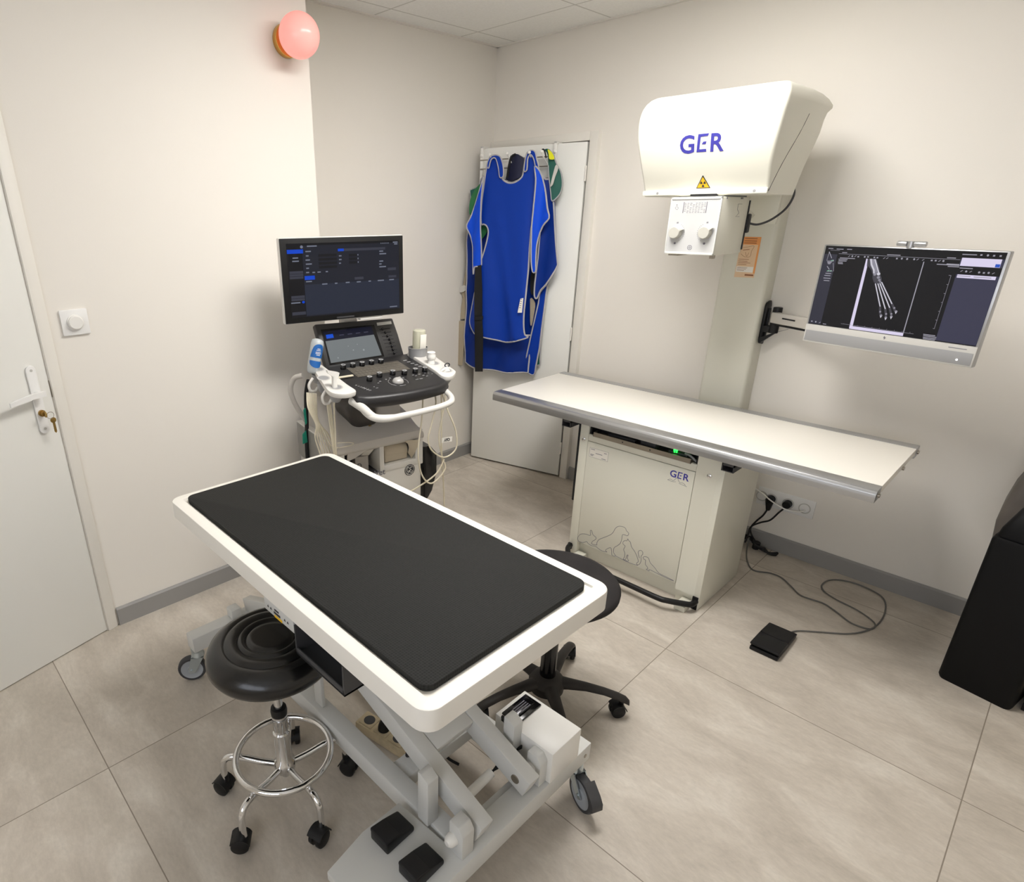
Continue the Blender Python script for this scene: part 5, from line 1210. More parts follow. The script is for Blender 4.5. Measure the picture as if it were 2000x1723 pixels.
# hood
rings = []
for y, x0, x1, zt_, zb in ((0.193, -0.205, 0.222, 0.706, 0.672), (0.205, -0.207, 0.224, 0.716, 0.66), (0.25, -0.206, 0.224, 0.740, 0.66), (0.32, -0.196, 0.222, 0.775, 0.66), (0.40, -0.183, 0.215, 0.800, 0.66), (0.48, -0.178, 0.21, 0.808, 0.66), (0.60, -0.178, 0.21, 0.808, 0.66)):
    h = zt_ - zb; r = min(0.055, h * 0.75)
    top = [(x1, y, zb)] + [(x1 - r + r * cos(a), y, zt_ - r + r * sin(a)) for a in [R(9 * k) for k in range(11)]] + [(x0 + r * cos(a), y, zt_ - r + r * sin(a)) for a in [R(90 + 9 * k) for k in range(11)]]
    top = [(p[0] + (r if 12 <= i else 0), p[1], p[2]) for i, p in enumerate(top)] + [(x0, y, zb)]
    rings.append(top)
m = MB(UF); m.loft(rings); hood = m.build('hood', USGREY, us, 50)
m = MB(UF); m.prism([(-0.006, -0.005), (0.010, -0.005), (-0.004, 0.006)], O=(-0.012, 0.262, 0.7475), u=(1, 0, 0), v=(0, 0.87, 0.49), w=(0, -0.0005, 0.001)); m.build('warning_mark', BRASSD, hood)
# neck
m = MB(UF)
m.loft([[(p[0], p[1], z) for p in rrect(x0, y0, x1, y1, 0.03, 5)] for z, x0, x1, y0, y1 in ((0.735, -0.075, 0.035, 0.27, 0.43), (0.78, -0.098, 0.03, 0.25, 0.42), (0.84, -0.118, 0.02, 0.25, 0.41), (0.875, -0.10, 0.03, 0.25, 0.40), (0.925, -0.02, 0.12, 0.20, 0.40))])
nk = m.build('neck', USNECK, us, 50)
m = MB(UF); m.loft([[(p[0], p[1], z) for p in rrect(x0, y0, x1, y1, 0.03, 5)] for z, x0, x1, y0, y1 in ((0.75, 0.02, 0.185, 0.30, 0.44), (0.80, 0.03, 0.17, 0.29, 0.42), (0.88, 0.04, 0.13, 0.26, 0.40), (0.935, 0.03, 0.12, 0.24, 0.38))]); m.build('neck_cover', USGREY, us, 50)
m = MB(UF); m.prism([(-0.09, 0.0), (0.06, 0.0), (0.03, -0.035), (-0.05, -0.045)], O=(0.03, 0.15, 0.915), u=(1, 0, 0), v=(0, 0, 1), w=(0, 0.05, 0), bev=0.004); bk_ = m.build('console_bracket', USNECK, us)
m = MB(UF)
for k in range(4): m.box((0.0 + k * 0.009, 0.146, 0.884), (0.007 + k * 0.009, 0.152, 0.902), 0.002)
m.build('cable_clip', GREYL, bk_)
m = MB(UF); m.box((0.15, 0.13, 0.897), (0.215, 0.20, 0.925), 0.004); m.build('clip_block', USGREY, us)
# console
CT = UF @ frame((CX, 0, 0.925), (1, 0, 0), V((0, 1, 0.15)).normalized(), V((0, -0.15, 1)).normalized())    # console plane frame, x from the centre, y back
cons = [(-0.213, 0.125), (-0.205, 0.085), (-0.16, 0.062), (-0.08, 0.048), (0.0, 0.043), (0.08, 0.046), (0.16, 0.056), (0.208, 0.078), (0.219, 0.12), (0.222, 0.40), (0.218, 0.435), (-0.170, 0.425), (-0.20, 0.40)]
cons = smooth_poly(cons, 3)
m = MB(CT)
def cring(sc_, dy, z): return [(p[0] * sc_, (p[1] - 0.25) * sc_ + 0.25 + dy, z) for p in cons]
m.loft([cring(0.90, 0.012, -0.058), cring(0.985, 0.0, -0.04), cring(1.0, 0, -0.022), cring(0.992, 0.003, -0.006), cring(0.96, 0.008, 0.001), cring(0.93, 0.012, 0.002)])
cn = m.build('console', USBLACK, us, 50)
m = MB(CT); m.box((-0.120, 0.262, 0.002), (0.135, 0.372, 0.004), 0.001); kb = m.build('keyboard_cover', mat('smoked_cover', (88, 83, 75), 0.4, noise=(120, 0.2)), cn)
m = MB(CT)
for j in range(4):
    for i in range(14): m.box((-0.112 + 0.017 * i, 0.272 + 0.023 * j, 0.0035), (-0.099 + 0.017 * i, 0.288 + 0.023 * j, 0.0045))
m.build('keys', mat('smoked_keys', (99, 94, 85), 0.5), kb, flat=True)
for (x, y) in [(-0.133, 0.371), (-0.087, 0.372), (-0.043, 0.371), (0.004, 0.373), (0.049, 0.370), (-0.092, 0.213), (-0.033, 0.236), (0.031, 0.236), (0.078, 0.219), (0.133, 0.220), (0.180, 0.217)]:
    m = MB(CT); m.lathe([(0.0125, 0), (0.0118, 0.018), (0.0105, 0.020), (0, 0.020)], (x, y, 0.001), (0, 0, 1), 22); k_ = m.build('knob', BLACKG, cn)
    m = MB(CT); m.lathe([(0.0108, 0.0202), (0.0085, 0.0208), (0.0, 0.0195)], (x, y, 0.001), (0, 0, 1), 22); m.build('knob_cap', GREYP, k_)
m = MB(CT); m.sph((0.011, 0.158, 0.004), 0.024, (1, 1, 0.75)); m.build('trackball', mat('trackball_pearl', (176, 174, 170), 0.2, coat=0.4), cn)
m = MB(CT)
for r, a0, a1 in ((0.040, 120, 230), (0.040, 250, 290), (0.042, -40, 60)): m.tube([(0.011 + r * cos(R(a)), 0.158 + r * sin(R(a)), 0.0028) for a in [a0 + (a1 - a0) * k / 12 for k in range(13)]], 0.0011, 6, sub=1)
m.build('trackball_keys', GREYP, cn)
m = MB(CT); random.seed(11)
for (x, y, w, h) in [(-0.165, 0.190, 0.006, 0.005), (-0.160, 0.178, 0.008, 0.003), (-0.155, 0.167, 0.010, 0.003), (-0.150, 0.157, 0.012, 0.004), (-0.147, 0.147, 0.012, 0.004), (-0.142, 0.135, 0.012, 0.004), (-0.138, 0.124, 0.012, 0.003), (-0.105, 0.150, 0.004, 0.004), (-0.10, 0.135, 0.010, 0.003), (-0.055, 0.19, 0.008, 0.006), (-0.07, 0.178, 0.007, 0.003), (0.0, 0.205, 0.008, 0.005), (-0.022, 0.2, 0.007, 0.004), (0.045, 0.203, 0.009, 0.005), (0.055, 0.19, 0.009, 0.004), (0.11, 0.2, 0.008, 0.005), (0.117, 0.188, 0.009, 0.004), (0.14, 0.197, 0.01, 0.005), (0.15, 0.18, 0.011, 0.006), (0.16, 0.168, 0.009, 0.004), (0.17, 0.2, 0.006, 0.003), (0.185, 0.195, 0.006, 0.003), (0.195, 0.182, 0.006, 0.003), (0.10, 0.152, 0.014, 0.004), (0.12, 0.152, 0.014, 0.004)]:
    m.box((x - w / 2, y - h / 2, 0.001), (x + w / 2, y + h / 2, 0.0032))
for k in range(5): m.box((0.165 + 0.006 * k - 0.004, 0.36 - 0.022 * k, 0.001), (0.178 + 0.006 * k, 0.367 - 0.022 * k, 0.003))
m.build('buttons', mat('backlit_key', (150, 150, 150), 0.4), cn, flat=True)
# touch panel rising at the back of the console
TP = UF @ frame((0, 0.428, 0.986), (1, 0, 0), V((0, 0.075, 0.165)).normalized(), V((0, -0.165, 0.075)).normalized())
m = MB(TP); m.prism([(-0.122, -0.006), (0.268, 0.0), (0.262, 0.10), (0.252, 0.178), (-0.130, 0.186), (-0.126, 0.09)], w=(0, 0, -0.035), bev=0.006); tp = m.build('touch_panel', USPANEL, us)
m = MB(TP); m.prism([(-0.106, 0.004), (0.165, 0.008), (0.150, 0.156), (-0.108, 0.160)], O=(0, 0, -0.0005), w=(0, 0, 0.0015)); m.build('screen_bezel', BLACKG, tp)
S_T1, S_T2 = scr('touch_glass_grey', (132, 138, 140), 0.75), scr('touch_navy', (18, 20, 40), 0.8)
m = MB(TP); m.prism([(-0.098, 0.012), (0.152, 0.016), (0.137, 0.112), (-0.100, 0.108)], O=(0, 0, 0.0012), w=(0, 0, 0.0005), mi=0); m.prism([(-0.100, 0.108), (0.137, 0.112), (0.134, 0.15), (-0.101, 0.150)], O=(0, 0, 0.0012), w=(0, 0, 0.0005), mi=1)
m.prism([(-0.092, 0.118), (-0.058, 0.119), (-0.059, 0.136), (-0.092, 0.135)], O=(0, 0, 0.002), w=(0, 0, 0.0003), mi=2)
for k in range(4): m.prism([(-0.03 + 0.04 * k, 0.125), (-0.008 + 0.04 * k, 0.1252), (-0.008 + 0.04 * k, 0.129), (-0.03 + 0.04 * k, 0.1288)], O=(0, 0, 0.002), w=(0, 0, 0.0002), mi=3)
for (x, y, r) in ((0.02, 0.055, 0.003), (0.07, 0.05, 0.0045), (-0.06, 0.03, 0.003), (0.0, 0.075, 0.002), (0.045, 0.078, 0.002)): m.prism(circle(x, y, r, 10), O=(0, 0, 0.0018), w=(0, 0, 0.0003), mi=4)
m.build('touch_screen', [S_T1, S_T2, scr('touch_blue', (4, 80, 214), 0.9), scr('touch_text', (70, 72, 96), 0.8), scr('smudge', (170, 176, 178), 0.75)], tp, flat=True)
m = MB(TP); m.box((0.165, 0.150, 0.0), (0.240, 0.164, 0.002), 0.0008); m.build('name_strip', GREYL, tp)
for k in range(8):
    y = 0.132 - 0.0165 * k
    m = MB(TP); m.box((0.172 + 0.002 * k, y - 0.0018, -0.0003), (0.226 + 0.002 * k, y + 0.0018, 0.0006)); sl = m.build('slider_slot', BLACKM, tp)
    m = MB(TP); x = 0.186 + 0.018 * min(1, k / 3.0) ** 0.7 + 0.0018 * k; m.sph((x, y, 0.004), 0.0065, (0.8, 0.9, 1), n=14); m.build('slider_knob', BLACKG, sl)
# monitor
FU = UF @ frame((-0.018, 0.42, 1.3435), (0.9997, -0.024, 0), (0.024, 0.9997, 0), (0, 0, 1))
m = MB(FU); hw, hh = 0.2745, 0.1645
m.box((-hw, -0.006, -hh), (hw, 0.022, hh), 0.006); m.box((-hw + 0.06, 0.018, -hh + 0.04), (hw - 0.06, 0.05, hh - 0.04), 0.012); mo = m.build('monitor_shell', USWHITE, us)
m = MB(FU); m.box((-hw + 0.003, -0.009, -hh + 0.003), (hw - 0.003, -0.003, hh - 0.003), 0.002); m.build('monitor_bezel', BLACKP, mo)
m = MB(FU); m.box((-0.05, -0.010, -hh + 0.008), (0.03, -0.008, -hh + 0.014)); m.build('monitor_mark', GREYD, mo)
m = MB(FU); m.loft([[(p[0], p[1], z) for p in rrect(x0, y0, x1, y1, 0.02, 4)] for z, x0, x1, y0, y1 in ((-0.37, 0.03, 0.13, 0.06, 0.14), (-0.26, 0.03, 0.11, 0.105, 0.155), (-0.12, 0.01, 0.09, 0.09, 0.14), (0.02, -0.02, 0.08, 0.045, 0.12))]); m.build('monitor_arm', USGREY, us, 50)
m = MB(FU); m.box((0.06, -0.004, -hh - 0.012), (0.17, 0.03, -hh + 0.001), 0.004); m.build('handle_strip', USWHITE, mo)
U_BG, U_PAN, U_LOW, U_BLUE, U_BTN, U_TXT, U_FLD = scr('us_black', (16, 17, 22), 0.9), scr('us_panel', (30, 33, 44), 0.9), scr('us_lower', (38, 44, 60), 0.9), scr('us_blue', (0, 66, 196), 1.0), scr('us_button', (58, 60, 72), 0.9), scr('us_text', (120, 126, 142), 0.9), scr('us_field', (20, 20, 26), 0.9)
m = MB(FU); sx0, sx1, sz1, sz0 = -hw + 0.028, hw - 0.024, hh - 0.022, -hh + 0.024
def su(u, v, l=0): return (sx0 + (sx1 - sx0) * u, -0.0102 - 0.0003 * l, sz1 + (sz0 - sz1) * v)
m.box((sx0, -0.0098, sz0), (sx1, -0.008, sz1), mi=0)
sq(0.126, 0.03, 1.0, 0.99, 1); sq(0.129, 0.552, 0.995, 0.976, 2, 2); sq(0.002, 0.078, 0.135, 0.131, 3, 2); sq(0.433, 0.087, 0.485, 0.122, 3, 3); sq(0.485, 0.087, 0.868, 0.122, 4, 2); sq(0.133, 0.433, 0.220, 0.487, 3, 3)
for r in ((0.010, 0.361, 0.124, 0.396), (0.009, 0.400, 0.124, 0.430), (0.008, 0.434, 0.122, 0.465), (0.009, 0.692, 0.123, 0.728), (0.008, 0.732, 0.122, 0.763), (0.007, 0.915, 0.123, 0.959), (0.886, 0.382, 0.968, 0.420), (0.893, 0.493, 0.969, 0.528), (0.572, 0.488, 0.655, 0.525)): sq(*r, 4, 3)
for v in (0.151, 0.205, 0.257, 0.309): sq(0.262, v, 0.420, v + 0.034, 6, 3)
for v in (0.165, 0.215, 0.265): sq(0.53, v, 0.60, v + 0.034, 6, 3); sq(0.607, v + 0.005, 0.615, v + 0.025, 5, 3)
for (u, v, w) in [(0.177,0.108,0.046),(0.167,0.166,0.023),(0.169,0.221,0.037),(0.176,0.275,0.05),(0.163,0.33,0.023),(0.161,0.387,0.026),(0.213,0.39,0.023),(0.259,0.389,0.028),(0.326,0.389,0.02),(0.451,0.184,0.023),(0.45,0.234,0.023),(0.446,0.284,0.018),(0.829,0.143,0.037),(0.843,0.18,0.064),(0.827,0.283,0.037),(0.818,0.323,0.023),(0.839,0.363,0.064),(0.302,0.557,0.046),(0.403,0.557,0.023),(0.507,0.556,0.035),(0.609,0.558,0.037),(0.712,0.558,0.023),(0.818,0.558,0.06),(0.923,0.557,0.046),(0.167,0.51,0.05),(0.067,0.188,0.046),(0.067,0.23,0.055),(0.043,0.788,0.078),(0.965,0.024,0.046),(0.97,0.049,0.032),(0.937,0.958,0.073),(0.211,0.04,0.083)]: sq(u - w / 2, v - 0.008, u + w / 2, v + 0.008, 5, 4)
for k in range(6): sq(0.825 + 0.014 * k, 0.026, 0.832 + 0.014 * k, 0.040, 5, 4)
spoly([(0.124 + 0.012 * cos(t), 0.046 + 0.02 * sin(t)) for t in [2 * pi * i / 12 for i in range(12)]], 5, 4); spoly([(0.108 + 0.012 * cos(t), 0.785 + 0.018 * sin(t)) for t in [2 * pi * i / 12 for i in range(12)]], 3, 4)
m.build('screen', [U_BG, U_PAN, U_LOW, U_BLUE, U_BTN, U_TXT, U_FLD], mo, flat=True)
# probe holder wings
for nm, poly, holes in (('l', [(-0.236, 0.425), (-0.258, 0.40), (-0.292, 0.22), (-0.300, 0.16), (-0.288, 0.125), (-0.255, 0.105), (-0.22, 0.108), (-0.20, 0.125), (-0.205, 0.20), (-0.208, 0.40), (-0.215, 0.425)], ((-0.264, 0.282), (-0.258, 0.178), (-0.245, 0.378))),
                        ('r', [(0.215, 0.42), (0.212, 0.20), (0.205, 0.13), (0.22, 0.105), (0.25, 0.108), (0.285, 0.135), (0.298, 0.165), (0.305, 0.26), (0.315, 0.37), (0.30, 0.42)], ((0.255, 0.262), (0.258, 0.168)))):
    m = MB(CT); pp = smooth_poly(poly, 3)
    m.prism(pp, O=(0, 0, -0.006), w=(0, 0, 0.020), bev=0.004)
    h_ = m.build('probe_holder', USWHITE, us, 40)
    for (x, y) in holes:
        m = MB(CT); m.lathe([(0.027, 0.0148), (0.025, 0.0152), (0.021, 0.0148)], (x, y, 0), n=28); m.lathe([(0.0212, 0.0143), (0.0, 0.0143)], (x, y, 0), n=24, mi=1)
        m.lathe([(0.0, -0.045), (0.016, -0.045), (0.024, -0.03), (0.027, -0.006), (0.0, -0.006)], (x, y, 0), n=24, mi=2)
        m.build('holder_cup', [GREYL, GREYP, GREYP], h_)
m = MB(CT)
for y in (0.34, 0.21): m.tube([(-0.285, y, -0.005), (-0.305, y - 0.005, -0.03), (-0.30, y - 0.01, -0.055), (-0.28, y - 0.01, -0.06), (-0.268, y - 0.01, -0.045)], 0.006, 8)
m.build('cable_hook', USWHITE, us)
# push handle
m = MB(UF); hp_ = [(-0.140, 0.10, 0.905), (-0.135, 0.05, 0.880), (-0.125, 0.0, 0.872), (-0.09, -0.03, 0.872), (-0.02, -0.036, 0.874), (0.06, -0.037, 0.876), (0.15, -0.034, 0.880), (0.215, -0.015, 0.884), (0.25, 0.03, 0.888), (0.262, 0.08, 0.896), (0.265, 0.12, 0.905)]
m.tube(hp_, 0.0125, 14); m.tube([(-0.15, 0.14, 0.912), (-0.137, 0.07, 0.895), (-0.12, 0.005, 0.873), (-0.06, -0.034, 0.873)], 0.018, 14, taper=0.7); m.build('push_handle', USWHITE, us, 60)
# rear handle and black cable at the left
m = MB(UF); m.tube([(-0.235, 0.42, 0.965), (-0.262, 0.45, 0.95), (-0.275, 0.47, 0.90), (-0.26, 0.48, 0.84), (-0.23, 0.49, 0.78), (-0.205, 0.5, 0.74)], 0.011, 12); m.build('side_handle', USGREY, us)
m = MB(UF); m.tube([(-0.195, 0.46, 0.93), (-0.203, 0.48, 0.86), (-0.206, 0.49, 0.72), (-0.214, 0.49, 0.60), (-0.214, 0.49, 0.20)], 0.009, 10); m.build('mains_lead', BLACKM, us)
m = MB(UF); m.prism([(-0.006, 0.03), (0.004, 0.04), (0.006, -0.03), (-0.002, -0.04)], O=(-0.214, 0.478, 0.765), u=(1, 0, 0), v=(0, 0, 1), w=(0, 0.006, 0), bev=0.001); m.prism([(-0.012, 0.015), (0.006, 0.03), (0.008, -0.025), (-0.014, -0.03)], O=(-0.222, 0.476, 0.67), u=(1, 0, 0), v=(0, 0, 1), w=(0, 0.006, 0), bev=0.001); m.build('green_clip', TAGG, us)
# wheels under the base
for x in (bx0 + 0.02, bx1 - 0.02):
    for y in (0.19, 0.58):
        m = MB(UF); m.cyl((x, y, 0.135), (x, y, 0.09), 0.018); w_ = m.build('castor_stem', GREYP, us)
        m = MB(UF); m.cyl((x - 0.016, y + 0.01, 0.05), (x + 0.016, y + 0.01, 0.05), 0.05, bev=0.004); m.cyl((x, y, 0.10), (x, y + 0.01, 0.05), 0.012); m.build('castor_wheel', GREYD, w_)
# logo and lettering
lx, lz = 0.150, 0.525
m = MB(UF); m.prism(circle(lx, lz, 0.0265, 36), O=(0, by0 - 0.0006, 0), u=(1, 0, 0), v=(0, 0, 1), w=(0, -0.0006, 0)); lg = m.build('round_logo', INKD, body)
m = MB(UF)
m.tube([(lx + 0.0215 * cos(t), by0 - 0.0014, lz + 0.0215 * sin(t)) for t in [2 * pi * k / 32 for k in range(32)]], 0.0011, 6, True, 1)
m.tube([(lx + dx * 0.021, by0 - 0.0014, lz + dz * 0.021) for dx, dz in ((-0.1, 0.35), (-0.25, 0.62), (-0.5, 0.62), (-0.66, 0.25), (-0.6, -0.2), (-0.35, -0.3), (-0.12, -0.02), (-0.16, -0.4), (-0.42, -0.66), (-0.62, -0.5))], 0.0013, 6)
m.tube([(lx + dx * 0.021, by0 - 0.0014, lz + dz * 0.021) for dx, dz in ((0.55, 0.45), (0.42, 0.62), (0.15, 0.55), (0.08, 0.2), (0.35, 0.05), (0.1, -0.1), (0.08, -0.5), (0.35, -0.62), (0.6, -0.4), (0.58, -0.15))], 0.0013, 6)
for k in range(4):
    a = R(45 + 90 * k); m.tube([(lx + 0.0235 * cos(a + q), by0 - 0.0014, lz + r_ * sin(a + q) / 1.0) for q, r_ in ((-0.25, 0.0235), (0.0, 0.0195), (0.25, 0.0235))], 0.0009, 5)
m.build('monogram', USWHITE, lg)
me = text_mesh('Vet', 0.038, bold=0.0003); m = MB(UF); m.mesh(me, frame((-0.030, by0 - 0.0008, 0.535), (1, 0, 0), (0, 0, 1), (0, -1, 0))); m.build('model_lettering', INK, body, flat=True)

# ---- things resting in and on the scanner
gb = thing('gel_bottle', 'translucent gel bottle with blue label leaning upside down in the left probe holder', 'bottle', UF @ V((-0.205, 0.37, 0.98)))
T_ = UF @ M.Translation((-0.210, 0.372, 0.985)) @ M.Rotation(R(16), 4, 'Y') @ M.Rotation(R(-4), 4, 'X')
m = MB(T_); m.lathe([(0, -0.004), (0.018, -0.004), (0.024, 0.004), (0.0255, 0.03), (0.0265, 0.09), (0.0265, 0.118), (0.023, 0.132), (0.012, 0.138), (0, 0.139)], (0, 0, 0), n=32); m.build('bottle_body', CLEARP, gb, 60)
m = MB(T_)
def lab(z0, z1, f, mi):
    n = 16; A = []
    for k in range(n + 1):
        a = -pi * 0.5 + (k / n - 0.5) * 2.5; zz0, zz1 = f(k / n * 2 - 1)
        A.append(((0.0268 * cos(a), 0.0268 * sin(a), zz0), (0.0268 * cos(a), 0.0268 * sin(a), zz1)))
    for p, q in zip(A, A[1:]): m.quad([p[0], q[0], q[1], p[1]], mi)
lab(0, 0, lambda t: (0.062 , 0.118 - 0.02 * t * t - 0.028 * abs(t) ** 6), 0)
lab(0, 0, lambda t: (0.049 - 0.028 * math.sqrt(max(0, 1 - t * t * 0.9)), 0.049), 0)
lbl = m.build('bottle_label', LABELB, gb)
m = MB(T_)
for k, (zz, w) in enumerate(((0.097, 0.5), (0.091, 0.75), (0.083, 0.9), (0.078, 0.9), (0.072, 0.6))):
    n = 8
    for j in range(n):
        a0 = -pi / 2 + (j / n - 0.5) * w; a1 = -pi / 2 + ((j + 0.7) / n - 0.5) * w
        m.quad([(0.0270 * cos(a0), 0.0270 * sin(a0), zz), (0.0270 * cos(a1), 0.0270 * sin(a1), zz), (0.0270 * cos(a1), 0.0270 * sin(a1), zz + 0.003), (0.0270 * cos(a0), 0.0270 * sin(a0), zz + 0.003)])
m.build('label_print', PAPER, lbl)
cup = thing('holder_pot', 'grey round cup clipped to the right back of the scanner console', 'cup', UF @ V((0.31, 0.375, 0.98)))
CU = UF @ M.Translation((0.310, 0.378, 0.974))
m = MB(CU); m.lathe([(0, 0), (0.036, 0), (0.040, 0.004), (0.044, 0.052), (0.046, 0.054), (0.0435, 0.055), (0.040, 0.01), (0, 0.008)], (0, 0, 0), n=36); m.build('pot', GREYP, cup)
g2 = thing('gel_tube', 'clear cream plastic tube standing in the grey cup beside the console', 'bottle', CU @ V((0.004, 0, 0.01)))
m = MB(CU @ M.Rotation(R(3), 4, 'Y')); m.lathe([(0, 0.010), (0.026, 0.010), (0.028, 0.016), (0.030, 0.11), (0.029, 0.128), (0.024, 0.133), (0, 0.134)], (0.002, 0, 0), n=28); m.build('tube_body', CLEARC, g2)
m = MB(CU @ M.Rotation(R(3), 4, 'Y')); m.box((-0.012, -0.0325, 0.045), (0.020, -0.030, 0.115), 0.001); m.build('tube_label', PAPER, g2)
def probe(lab, x, y, build, cable):
    t = thing('ultrasound_probe', lab, 'probe', CT @ V((x, y, 0.012)))
    build(t); m = MB(UF); m.tube(cable, 0.0036, 8); m.build('probe_cable', CREAMC, t); return t
PV = M.Translation
def p_left(t):
    T = UF @ M.Translation((-0.203, 0.178, 0.955))
    m = MB(T); m.loft([[(p[0], p[1], z) for p in rrect(-a, -b_, a, b_, min(a, b_) * 0.6, 4)] for z, a, b_ in ((-0.02, 0.010, 0.010), (0.0, 0.0105, 0.010), (0.05, 0.0085, 0.009), (0.058, 0.011, 0.0095))])
    m.loft([[(-0.030, -0.007, 0.082), (-0.030, 0.007, 0.082), (-0.027, 0.007, 0.070), (-0.027, -0.007, 0.070)], [(-0.012, -0.009, 0.076), (-0.012, 0.009, 0.076), (-0.010, 0.009, 0.056), (-0.010, -0.009, 0.056)], [(0.020, -0.0095, 0.066), (0.020, 0.0095, 0.066), (0.012, 0.0095, 0.044), (0.012, -0.0095, 0.044)]])
    m.build('probe_body', WHITEP, t, 50)
probe('white hooked probe standing in the front left holder', -0.258, 0.178, p_left, [(-0.203, 0.178, 0.93), (-0.205, 0.19, 0.88), (-0.206, 0.19, 0.78), (-0.207, 0.19, 0.66), (-0.19, 0.185, 0.50), (-0.15, 0.17, 0.38), (-0.05, 0.17, 0.34), (0.06, 0.17, 0.36)])
def p_r1(t):
    T = UF @ M.Translation((0.304, 0.26, 0.96)); m = MB(T)
    m.lathe([(0, -0.02), (0.017, -0.02), (0.018, 0.0), (0.0165, 0.03), (0.0155, 0.034), (0.02, 0.040), (0.0205, 0.052), (0.017, 0.060), (0.019, 0.066), (0.015, 0.070), (0, 0.070)], (0, 0, 0), n=24); m.build('probe_body', WHITEP, t, 50)
probe('white waisted probe upright in the middle right holder', 0.255, 0.262, p_r1, [(0.304, 0.26, 0.93), (0.275, 0.2, 0.90), (0.235, 0.12, 0.84), (0.205, 0.11, 0.75), (0.19, 0.11, 0.69), (0.21, 0.11, 0.635), (0.275, 0.11, 0.588), (0.338, 0.11, 0.615), (0.336, 0.11, 0.70), (0.297, 0.12, 0.80), (0.29, 0.16, 0.88)])
def p_r2(t):
    T = UF @ M.Translation((0.315, 0.165, 0.952)); m = MB(T)
    m.loft([[(p[0], p[1], z) for p in rrect(-a, -b_, a, b_, min(a, b_) * 0.6, 4)] for z, a, b_ in ((-0.015, 0.018, 0.014), (0.005, 0.022, 0.015), (0.018, 0.014, 0.012), (0.028, 0.010, 0.010))])
    m.tube([(-0.022, 0, -0.005), (-0.026, -0.005, 0.012), (-0.012, -0.008, 0.020), (0.004, -0.006, 0.012), (0.01, -0.006, -0.004)], 0.005, 8); m.build('probe_body', WHITEP, t, 50)
    m = MB(T); m.tube([(0.012 * cos(a) + 0.008, 0.0, 0.034 + 0.008 * sin(a)) for a in [2 * pi * k / 14 for k in range(14)]], 0.003, 6, True, 1); m.build('probe_ring', GREYD, t)
probe('white probe with a small ring lying in the front right holder', 0.258, 0.168, p_r2, [(0.305, 0.165, 0.93), (0.285, 0.12, 0.86), (0.25, 0.115, 0.70), (0.265, 0.115, 0.60), (0.28, 0.11, 0.53), (0.21, 0.11, 0.478), (0.16, 0.115, 0.53), (0.145, 0.12, 0.64), (0.17, 0.13, 0.78), (0.184, 0.14, 0.89)])
cb_ = MB(UF); cb_.tube([(0.262, 0.12, 0.90), (0.262, 0.115, 0.78), (0.268, 0.12, 0.62), (0.277, 0.12, 0.5), (0.292, 0.13, 0.36), (0.296, 0.13, 0.10), (0.26, 0.16, 0.02)], 0.0034, 8)
cb_.tube([(0.275, 0.11, 0.58), (0.235, 0.11, 0.52), (0.15, 0.12, 0.475), (0.08, 0.13, 0.45), (0.0, 0.15, 0.43)], 0.0036, 8)
tag(cb_.build('probe_cable', CREAMC), 'cream cable hanging straight down to the floor at the right of the scanner', 'cable', UF @ V((0.262, 0.12, 0.9)))
bnd = MB(UF); random.seed(5)
for k in range(7):
    a = 0.006 * k
    bnd.tube([(-0.270 + 0.004 * k, 0.30 - a, 0.925), (-0.282 + a, 0.27, 0.87 - a), (-0.262 + 0.003 * k, 0.25, 0.80), (-0.27 + 0.010 * k, 0.25, 0.745), (-0.255 + 0.011 * k, 0.24, 0.66), (-0.25 + 0.012 * k, 0.24, 0.55), (-0.23 + 0.01 * k, 0.25, 0.40), (-0.2 + 0.01 * k, 0.27, 0.3)], 0.0027, 6)
for k in range(3): bnd.tube([(-0.225 + 0.006 * k, 0.21, 0.895), (-0.222 + 0.006 * k, 0.2, 0.80), (-0.216 + 0.005 * k, 0.195, 0.69), (-0.20, 0.19, 0.5), (-0.17, 0.2, 0.35)], 0.0036, 8)
bnd.tube([(-0.245, 0.24, 0.80), (-0.22, 0.2, 0.715), (-0.16, 0.185, 0.708), (-0.13, 0.184, 0.713), (-0.15, 0.185, 0.722), (-0.2, 0.19, 0.728)], 0.0016, 6)
tag(bnd.build('cable_bunch', CREAMC), 'bunch of thin cream cables knotted below the left probe holder', 'cable', UF @ V((-0.27, 0.28, 0.92)))
ct = thing('cable_tag', 'small white tag marked in ink on the looped cream cable', 'tag', UF @ V((0.277, 0.105, 0.676)))
TG = UF @ M.Translation((0.277, 0.094, 0.676)) @ M.Rotation(R(4), 4, 'Y')
m = MB(TG); m.box((-0.028, -0.0008, -0.011), (0.028, 0.0008, 0.011)); m.build('tag_card', PAPER, ct)
me = text_mesh('C6Y', 0.017, bold=0.0006, align='CENTER'); m = MB(TG); m.mesh(me, frame((0, -0.0012, 0.006), (-1, 0, 0), (0, 0, -1), (0, -1, 0))); m.build('tag_lettering', INKD, ct, flat=True)
ho = thing('black_holster', 'glossy black pouch hanging on the right flank of the scanner', 'holster', UF @ V((0.26, 0.27, 0.6)))
m = MB(UF); m.loft([[(p[0], p[1], z) for p in rrect(x0, y0, x1, y1, 0.012, 4)] for z, x0, x1, y0, y1 in ((0.33, 0.262, 0.288, 0.25, 0.30), (0.37, 0.258, 0.305, 0.24, 0.31), (0.46, 0.252, 0.326, 0.235, 0.33), (0.555, 0.248, 0.326, 0.235, 0.33), (0.60, 0.250, 0.29, 0.24, 0.32))]); m.build('pouch', BLACKG, ho, 50)
m = MB(UF); m.box((0.222, 0.26, 0.57), (0.255, 0.28, 0.60), 0.002); m.build('hanger', BLACKP, ho)
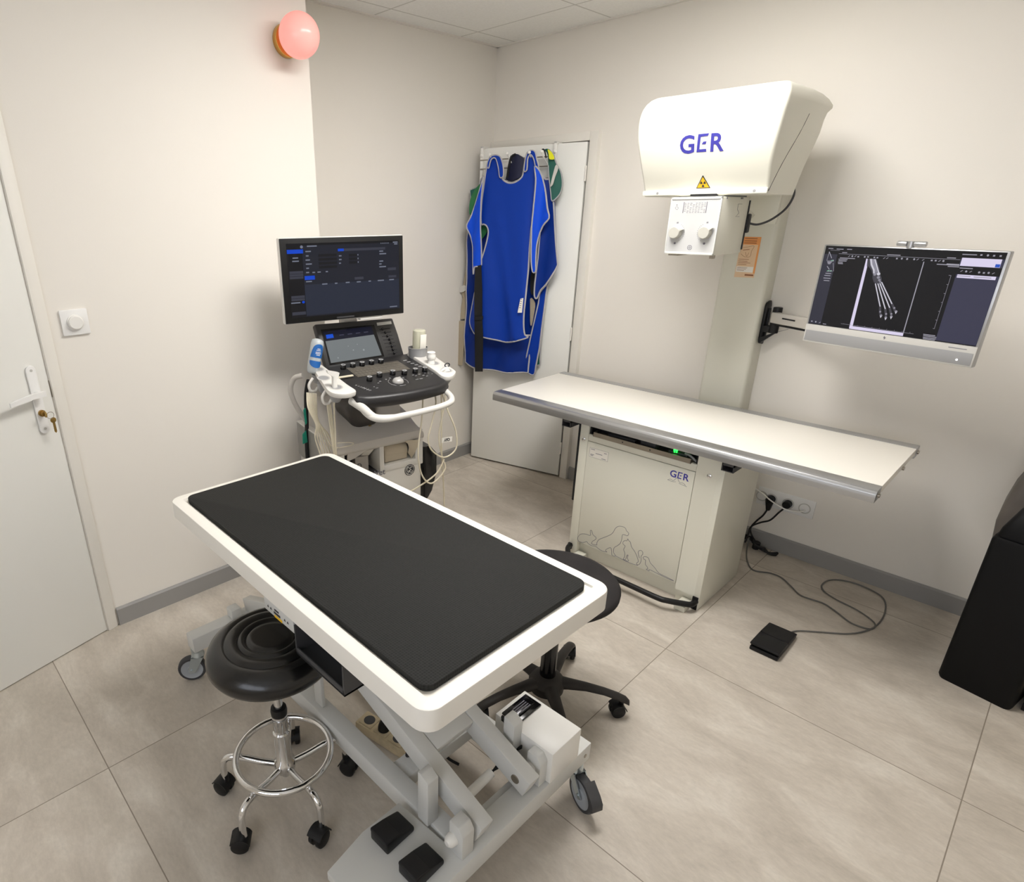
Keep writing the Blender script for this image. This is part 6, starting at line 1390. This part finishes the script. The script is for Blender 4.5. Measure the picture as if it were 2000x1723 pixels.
rl = thing('paper_roll', 'buff roll of wipes stuffed in the right compartment of the scanner', 'paper roll', UF @ V((0.1, 0.25, 0.575)))
m = MB(UF); m.cyl((0.036, 0.262, 0.614), (0.155, 0.262, 0.614), 0.041, n=30, bev=0.004); m.box((0.036, 0.222, 0.573), (0.155, 0.30, 0.616), 0.008); m.build('roll', PAPERB, rl, 50)
m = MB(UF); m.loft([[(0.12, 0.20, 0.672), (0.20, 0.185, 0.664), (0.20, 0.187, 0.662), (0.12, 0.202, 0.670)], [(0.14, 0.195, 0.655), (0.196, 0.19, 0.648), (0.196, 0.192, 0.646), (0.14, 0.197, 0.653)], [(0.155, 0.21, 0.63), (0.178, 0.20, 0.60), (0.178, 0.202, 0.598), (0.155, 0.212, 0.628)], [(0.155, 0.22, 0.60), (0.168, 0.21, 0.575), (0.168, 0.212, 0.573), (0.155, 0.222, 0.60)]]); m.build('loose_sheet', PAPERB, rl, 60)
pb = thing('printer_box', 'small grey box with round dial in the left compartment of the scanner', 'box', UF @ V((-0.06, 0.26, 0.548)))
m = MB(UF @ M.Translation((-0.062, 0.25, 0.548)) @ M.Rotation(R(-12), 4, 'Z')); m.box((-0.03, 0, 0), (0.03, 0.06, 0.07), 0.003); m.build('case', USGREY, pb)
m = MB(UF @ M.Translation((-0.062, 0.25, 0.548)) @ M.Rotation(R(-12), 4, 'Z')); m.tube([(-0.012 + 0.009 * cos(t), -0.001, 0.03 + 0.009 * sin(t)) for t in [2 * pi * k / 16 for k in range(16)]], 0.0016, 6, True, 1); m.build('dial', GREYD, pb)
m = MB(UF); m.loft([[(-0.055, 0.215, 0.68), (-0.012, 0.21, 0.682), (-0.012, 0.212, 0.682), (-0.055, 0.217, 0.68)], [(-0.05, 0.23, 0.655), (-0.02, 0.22, 0.65), (-0.02, 0.222, 0.65), (-0.05, 0.232, 0.655)], [(-0.06, 0.26, 0.62), (-0.03, 0.25, 0.615), (-0.03, 0.252, 0.615), (-0.06, 0.262, 0.62)]])
tag(m.build('loose_paper', PAPER), 'crumpled white paper sticking out of the left compartment of the scanner', 'paper', UF @ V((-0.04, 0.22, 0.65)))
m = MB(CT); m.box((-0.205, 0.268, 0.006), (-0.135, 0.28, 0.012), 0.002)
tag(m.build('plastic_spatula', CREAMC), 'short cream plastic stick lying across the left edge of the black console', 'stick', CT @ V((-0.17, 0.274, 0.009)))
